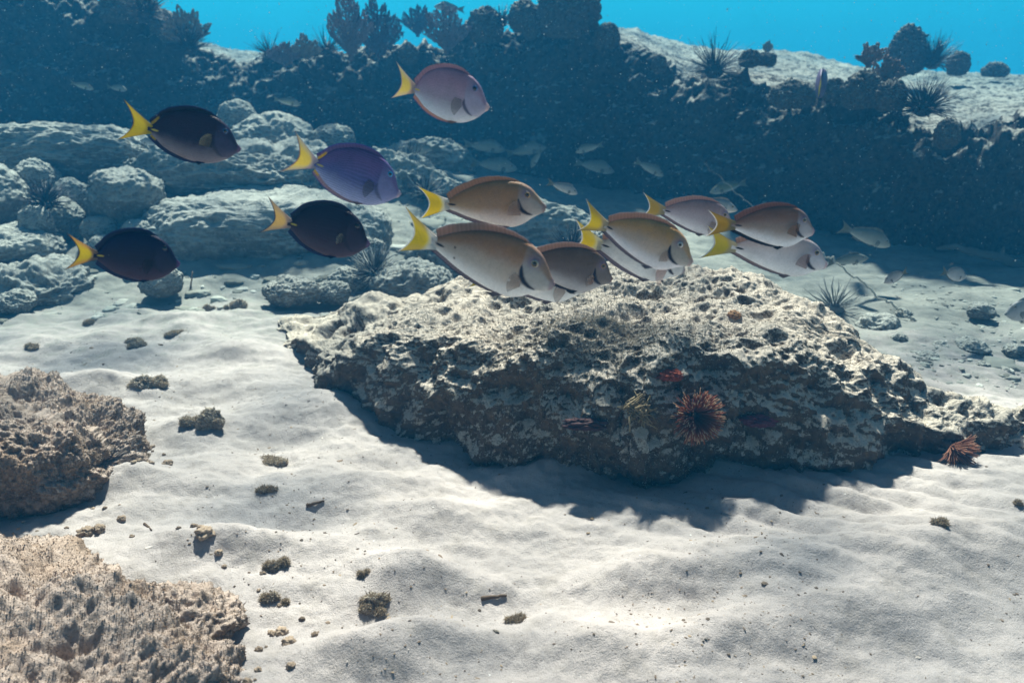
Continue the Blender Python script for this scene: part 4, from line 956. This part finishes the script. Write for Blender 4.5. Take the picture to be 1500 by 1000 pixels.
def branch():
    Pn = np.array([ptY(*q) for q in ((1372, 364, 3.4), (1400, 361, 3.4), (1430, 371, 3.38), (1466, 377, 3.36), (1490, 387, 3.34), (1540, 402, 3.3))])
    s = np.linspace(0, 1, 60); k = np.linspace(0, 1, len(Pn)); C = np.stack([np.interp(s, k, Pn[:, i]) for i in range(3)], 1)
    C[:, 2] += .006*perlin(np.stack([s*9, 0*s, 0*s], 1))
    b = MB(); b.tube(C, np.interp(s, [0, .2, .6, 1], [.006, .013, .02, .024])*(1+.2*perlin(np.stack([s*20, 0*s+2, 0*s], 1))), 10, (.13, .13, .115))
    q = ptY(1466, 377, 3.36); b.tube(np.array([q, q+[.002, 0, .02], q+[.004, 0, .045]]), [.018, .011, .004], 8, (.13, .13, .115))
    o = b.build('driftwood', M_bits); tag(o, 'pale bent branch with a short stub in the dark hollow at right', 'driftwood')
branch()

# ------------------------------------------------------------------ clumps and litter on the sand
GK = 'turf covered clumps lying on the sand'
for k, (px, py, w, h, lab) in enumerate([
    (222, 552, 58, 36, 'brown turf clump on the sand, higher one of the two beside the near rock'), (308, 604, 52, 50, 'upright dark clump with fine hairs, right of the higher brown one'),
    (285, 612, 40, 18, 'flat clump joined to the foot of the upright one'), (45, 505, 30, 20, 'small dark clump alone on the left sand'),
    (402, 818, 34, 36, 'twin peaked clump in the middle of the near sand, left half'), (420, 818, 20, 26, 'twin peaked clump in the middle of the near sand, right half'),
    (396, 872, 30, 26, 'low ragged clump below the twin peaked one'), (420, 880, 18, 16, 'small crumb of turf right of the low ragged clump'),
    (548, 876, 50, 46, 'slanting triangular clump against a sand mound'), (533, 836, 16, 14, 'little crumb above the slanting clump'),
    (345, 441, 34, 30, 'knobbly clump in front of the big shaded slab'), (304, 449, 22, 22, 'small dark knob left of the knobbly clump'),
    (208, 664, 18, 20, 'little upright tuft right of the upper near rock'), (198, 500, 44, 16, 'flat grey patch of rubble on the left sand'),
    (255, 486, 36, 10, 'thin flat crust on the pale sand under the lowest dark fish'), (128, 470, 20, 10, 'tiny crust left of the thin flat one'),
    (390, 712, 36, 18, 'low prickly clump in the middle of the sand'), (400, 674, 46, 10, 'dark curved flake lying on the sand'),
    (325, 905, 40, 26, 'tuft at the tip of the trailing rock tongue'), (725, 922, 14, 10, 'dark crumb in the near sand left of the sand mound'),
    (755, 905, 30, 10, 'flat dark scrap on the near sand'), (1033, 935, 14, 10, 'black crumb on the near sand at right'), (1375, 763, 30, 8, 'pair of dark flakes on the lit sand under the rock shadow'),
    (1493, 735, 18, 14, 'dark stone cut by the right edge')]):
    p = ground(px, py+h*.3); dp = depth(p); V0, Fc = ico(5 if w < 30 else 6)
    rx = w/2.4/F*dp; rz = max(h/F*dp*.42, .004)
    rr_ = np.random.default_rng(k+400); Vs, Fs = [], []
    for q in range(3+int(w > 24)*4):
        f = rr_.uniform(.18, .55); ox = rr_.uniform(-1.25, 1.25)*(1-f); oy = rr_.uniform(-.8, .8)*(1-f)
        v_ = rough_blob(V0, Fc, (rx*f*1.1, rx*f*.8, rz*f*rr_.uniform(.8, 1.5)), k*7+q+200, (.34, .2, .16, .14, .05)); v_ = v_+np.array([ox*rx, oy*rx, 0])
        Vs.append(v_); Fs.append(Fc+q*len(V0))
    V = np.vstack(Vs); Fc = np.vstack(Fs); V[:, 2] = np.maximum(V[:, 2], -.4*rz)
    root = empty('turf_clump', (p[0], p[1], p[2]+rz*.12)); tag(root, lab, 'clump', GK)
    mk('clump_body', V, Fc, M_clump, root)
    if w > 15: turf(root, V, Fc, int(900+w*40), .0055, [(.34, .27, .19), (.44, .36, .26), (.26, .2, .14), (.5, .43, .33)], -.2, k, .2)
def stick(px0, py0, px1, py1, rad, lab, up=0.):
    a = ground(px0, py0); b_ = ground(px1, py1); b_ = b_+np.array([0, 0, up]); s = np.linspace(0, 1, 9)[:, None]
    Pp = a+(b_-a)*s+np.array([0, 0, rad*.6])+.15*rad*np.random.default_rng(int(px0)).normal(size=(9, 3))
    b = MB(); b.tube(Pp, np.linspace(rad, rad*.5, 9), 6, (.12, .085, .06)); o = b.build('twig', M_bits); tag(o, lab, 'twig', 'twigs on the sand')
stick(705, 878, 742, 873, .004, 'dark twig lying in the hollow between the near sand mounds')
stick(212, 768, 222, 777, .003, 'short curved twig on the bright sand beside the near rock')
stick(450, 742, 475, 735, .004, 'small twig on the grey sand left of the rock shadow')
stick(279, 424, 284, 412, .004, 'upright pale stub standing before the shaded slab', .035)

def litter(name, n, area, size, cols, seed, clus=None):
    r = np.random.default_rng(seed); x0, x1, y0, y1 = area
    y = y0+(y1-y0)*r.random(n*3)**1.1; x = r.uniform(x0, x1, n*3)*(.35+.40*y)
    if clus is not None:
        m = n2(x, y, 2.6, seed, 3)+.25*n2(x, y, 9, seed+1, 2)+r.normal(0, .28, len(x)) > clus; x, y = x[m], y[m]
    x, y = x[:n], y[:n]; n = len(x); z = sand_z(x, y)
    V0, F0 = ico(1 if size < .005 else 3); nv = len(V0); lump = np.ones((24, nv, 1))
    if size > .005: lump = np.stack([1+.38*fbm(V0*1.3+q*7.7, 2)+.16*fbm(V0*4+q*3.1, 2) for q in range(24)])[:, :, None]
    s = size*np.exp(r.normal(0, .55, n)); rot = r.uniform(0, 6.28, n); el = np.exp(r.normal(0, .45, n))
    V = V0[None]*(s[:, None, None]*np.array([1, 1, .45]))*(r.uniform(.6, 1.3, (n, nv, 3)) if size < .005 else lump[r.integers(0, 24, n)]); V[:, :, 0] *= el[:, None]
    X = V[:, :, 0]*np.cos(rot)[:, None]-V[:, :, 1]*np.sin(rot)[:, None]; Yv = V[:, :, 0]*np.sin(rot)[:, None]+V[:, :, 1]*np.cos(rot)[:, None]
    P_ = np.stack([X+x[:, None], Yv+y[:, None], V[:, :, 2]+z[:, None]-s[:, None]*.05], -1)
    cols = np.asarray(cols); c = cols[r.integers(0, len(cols), n)]*r.uniform(.6, 1.3, (n, 1))
    o = mk(name, P_.reshape(-1, 3), (F0[None]+np.arange(n)[:, None, None]*nv).reshape(-1, 3), M_bits, None, np.repeat(c, nv, 0), size > .005)
    tag(o, kind='stuff'); return o
litter('sand_litter', 6000, (-1.15, 1.2, .85, 3.0), .0012, [(.2, .15, .11), (.26, .2, .15), (.14, .11, .085), (.34, .26, .18)], 5, .22)
litter('shell_grit', 900, (-1.15, 1.2, .85, 2.8), .0008, [(.8, .78, .74), (.7, .62, .55), (.55, .5, .46)], 6)
litter('coral_rubble', 700, (.9, 2.2, 2.15, 3.1), .0068, [(.3, .31, .28), (.2, .2, .18), (.42, .42, .38)], 7, -.1)
litter('pebble_rubble', 450, (-1.4, .0, 2.7, 4.4), .013, [(.34, .35, .31), (.22, .22, .19), (.44, .44, .4)], 8)

def crumbs():
    r = np.random.default_rng(79); V0, F0 = ico(4); b = MB()
    for (cx, cy, rx, ry, n) in ((-1.17, 1.67, .35, .25, 50), (-.84, .97, .45, .42, 70)):
        for k in range(n):
            a = r.uniform(-1.7, 1.9); f = 1+abs(r.normal(0, .10)); x = cx+rx*f*math.cos(a); y = cy+ry*f*math.sin(a)
            sc = .0042*math.exp(r.normal(0, .7)); z = float(sand_z(x, y))
            v = V0*np.array([1, 1, .7])*(1+.4*fbm(V0*1.5+k, 2)+.25*fbm(V0*5+k, 2))[:, None]*sc
            b.add(v+np.array([x, y, z+sc*.25]), F0, col=np.array([.30, .23, .17])*r.uniform(.5, 1.4))
    o = b.build('rock_crumbs', M_bits); tag(o, kind='stuff')
crumbs()

# ------------------------------------------------------------------ specks drifting in the water
def motes():
    r = np.random.default_rng(3); n = 9000
    y = .7+4.0*r.random(n)**.7; x = r.uniform(-.75, .75, n)*y; z = r.uniform(.12, 1.25, n)
    s = .00031*y*np.exp(r.normal(0, .45, n))
    V0 = np.array([[1, 0, 0], [-1, 0, 0], [0, 1, 0], [0, -1, 0], [0, 0, 1], [0, 0, -1.]]); F0 = np.array([[0, 2, 4], [2, 1, 4], [1, 3, 4], [3, 0, 4], [2, 0, 5], [1, 2, 5], [3, 1, 5], [0, 3, 5]])
    P_ = V0[None]*s[:, None, None]*r.uniform(.6, 1.4, (n, 6, 1))+np.stack([x, y, z], 1)[:, None]
    c = np.array([.6, .62, .62])*r.uniform(.3, 1.2, (n, 1))
    o = mk('drifting_specks', P_.reshape(-1, 3), (F0[None]+np.arange(n)[:, None, None]*6).reshape(-1, 3), M_turf, None, np.repeat(c, 6, 0)); tag(o, kind='stuff')
motes()

# ------------------------------------------------------------------ the water itself: one closed box of even haze
def haze():
    m = bpy.data.materials.new('haze'); m.use_nodes = True; t = m.node_tree; t.nodes.clear()
    o = t.nodes.new('ShaderNodeOutputMaterial'); v = t.nodes.new('ShaderNodeVolumePrincipled')
    v.inputs['Color'].default_value = (*HAZE_COL, 1); v.inputs['Absorption Color'].default_value = (*HAZE_ABS, 1); v.inputs['Density'].default_value = HAZE_D; v.inputs['Anisotropy'].default_value = .35
    t.links.new(v.outputs[0], o.inputs['Volume'])
    V = np.array([[x, y, z] for x in (-40, 40) for y in (-6, 32) for z in (-3.2, 1.9)])
    Q = np.array([[0, 1, 3, 2], [4, 6, 7, 5], [0, 4, 5, 1], [2, 3, 7, 6], [0, 2, 6, 4], [1, 5, 7, 3]])
    ob = mk('haze', V, Q, m, smooth=False); tag(ob, kind='stuff')
haze()
def dapple_sheet():
    """unseen sheet added overhead: its painted pattern dapples the sunlight like surface ripples"""
    m = bpy.data.materials.new('dapple_sheet'); m.use_nodes = True; t = m.node_tree; t.nodes.clear()
    o = t.nodes.new('ShaderNodeOutputMaterial'); tp = t.nodes.new('ShaderNodeBsdfTransparent')
    co = N(t, 'ShaderNodeTexCoord').outputs['Object']
    wv = N(t, 'ShaderNodeTexNoise'); wv.inputs['Scale'].default_value = 2.2; wv.inputs['Detail'].default_value = 2; t.links.new(co, wv.inputs['Vector'])
    mv = N(t, 'ShaderNodeMix', data_type='RGBA', blend_type='ADD'); mv.inputs[0].default_value = .5; t.links.new(co, mv.inputs[6]); t.links.new(wv.outputs[1], mv.inputs[7])
    vo = N(t, 'ShaderNodeTexVoronoi', feature='SMOOTH_F1'); vo.inputs['Scale'].default_value = 3.2; t.links.new(mv.outputs[2], vo.inputs['Vector'])
    f = mrange(t, vo.outputs['Distance'], .12, .62, 0, 1)
    c = mixc(t, f, (.40, .43, .46), (1, 1, 1)); t.links.new(c, tp.inputs[0]); t.links.new(tp.outputs[0], o.inputs['Surface'])  # pattern painted into the transparency to dim the sun in patches
    x = np.linspace(-7, 7, 90); y = np.linspace(-1.5, 11, 80); X, Y = np.meshgrid(x, y)
    Z = 2.2+.03*n2(X, Y, 1.5, 40, 2).reshape(X.shape)
    ob = mk('sun_dapple_sheet', np.stack([X, Y, Z], -1).reshape(-1, 3), grid_faces(80, 90), m); tag(ob, kind='structure')  # added sheet out of view, there only to dapple the light
dapple_sheet()
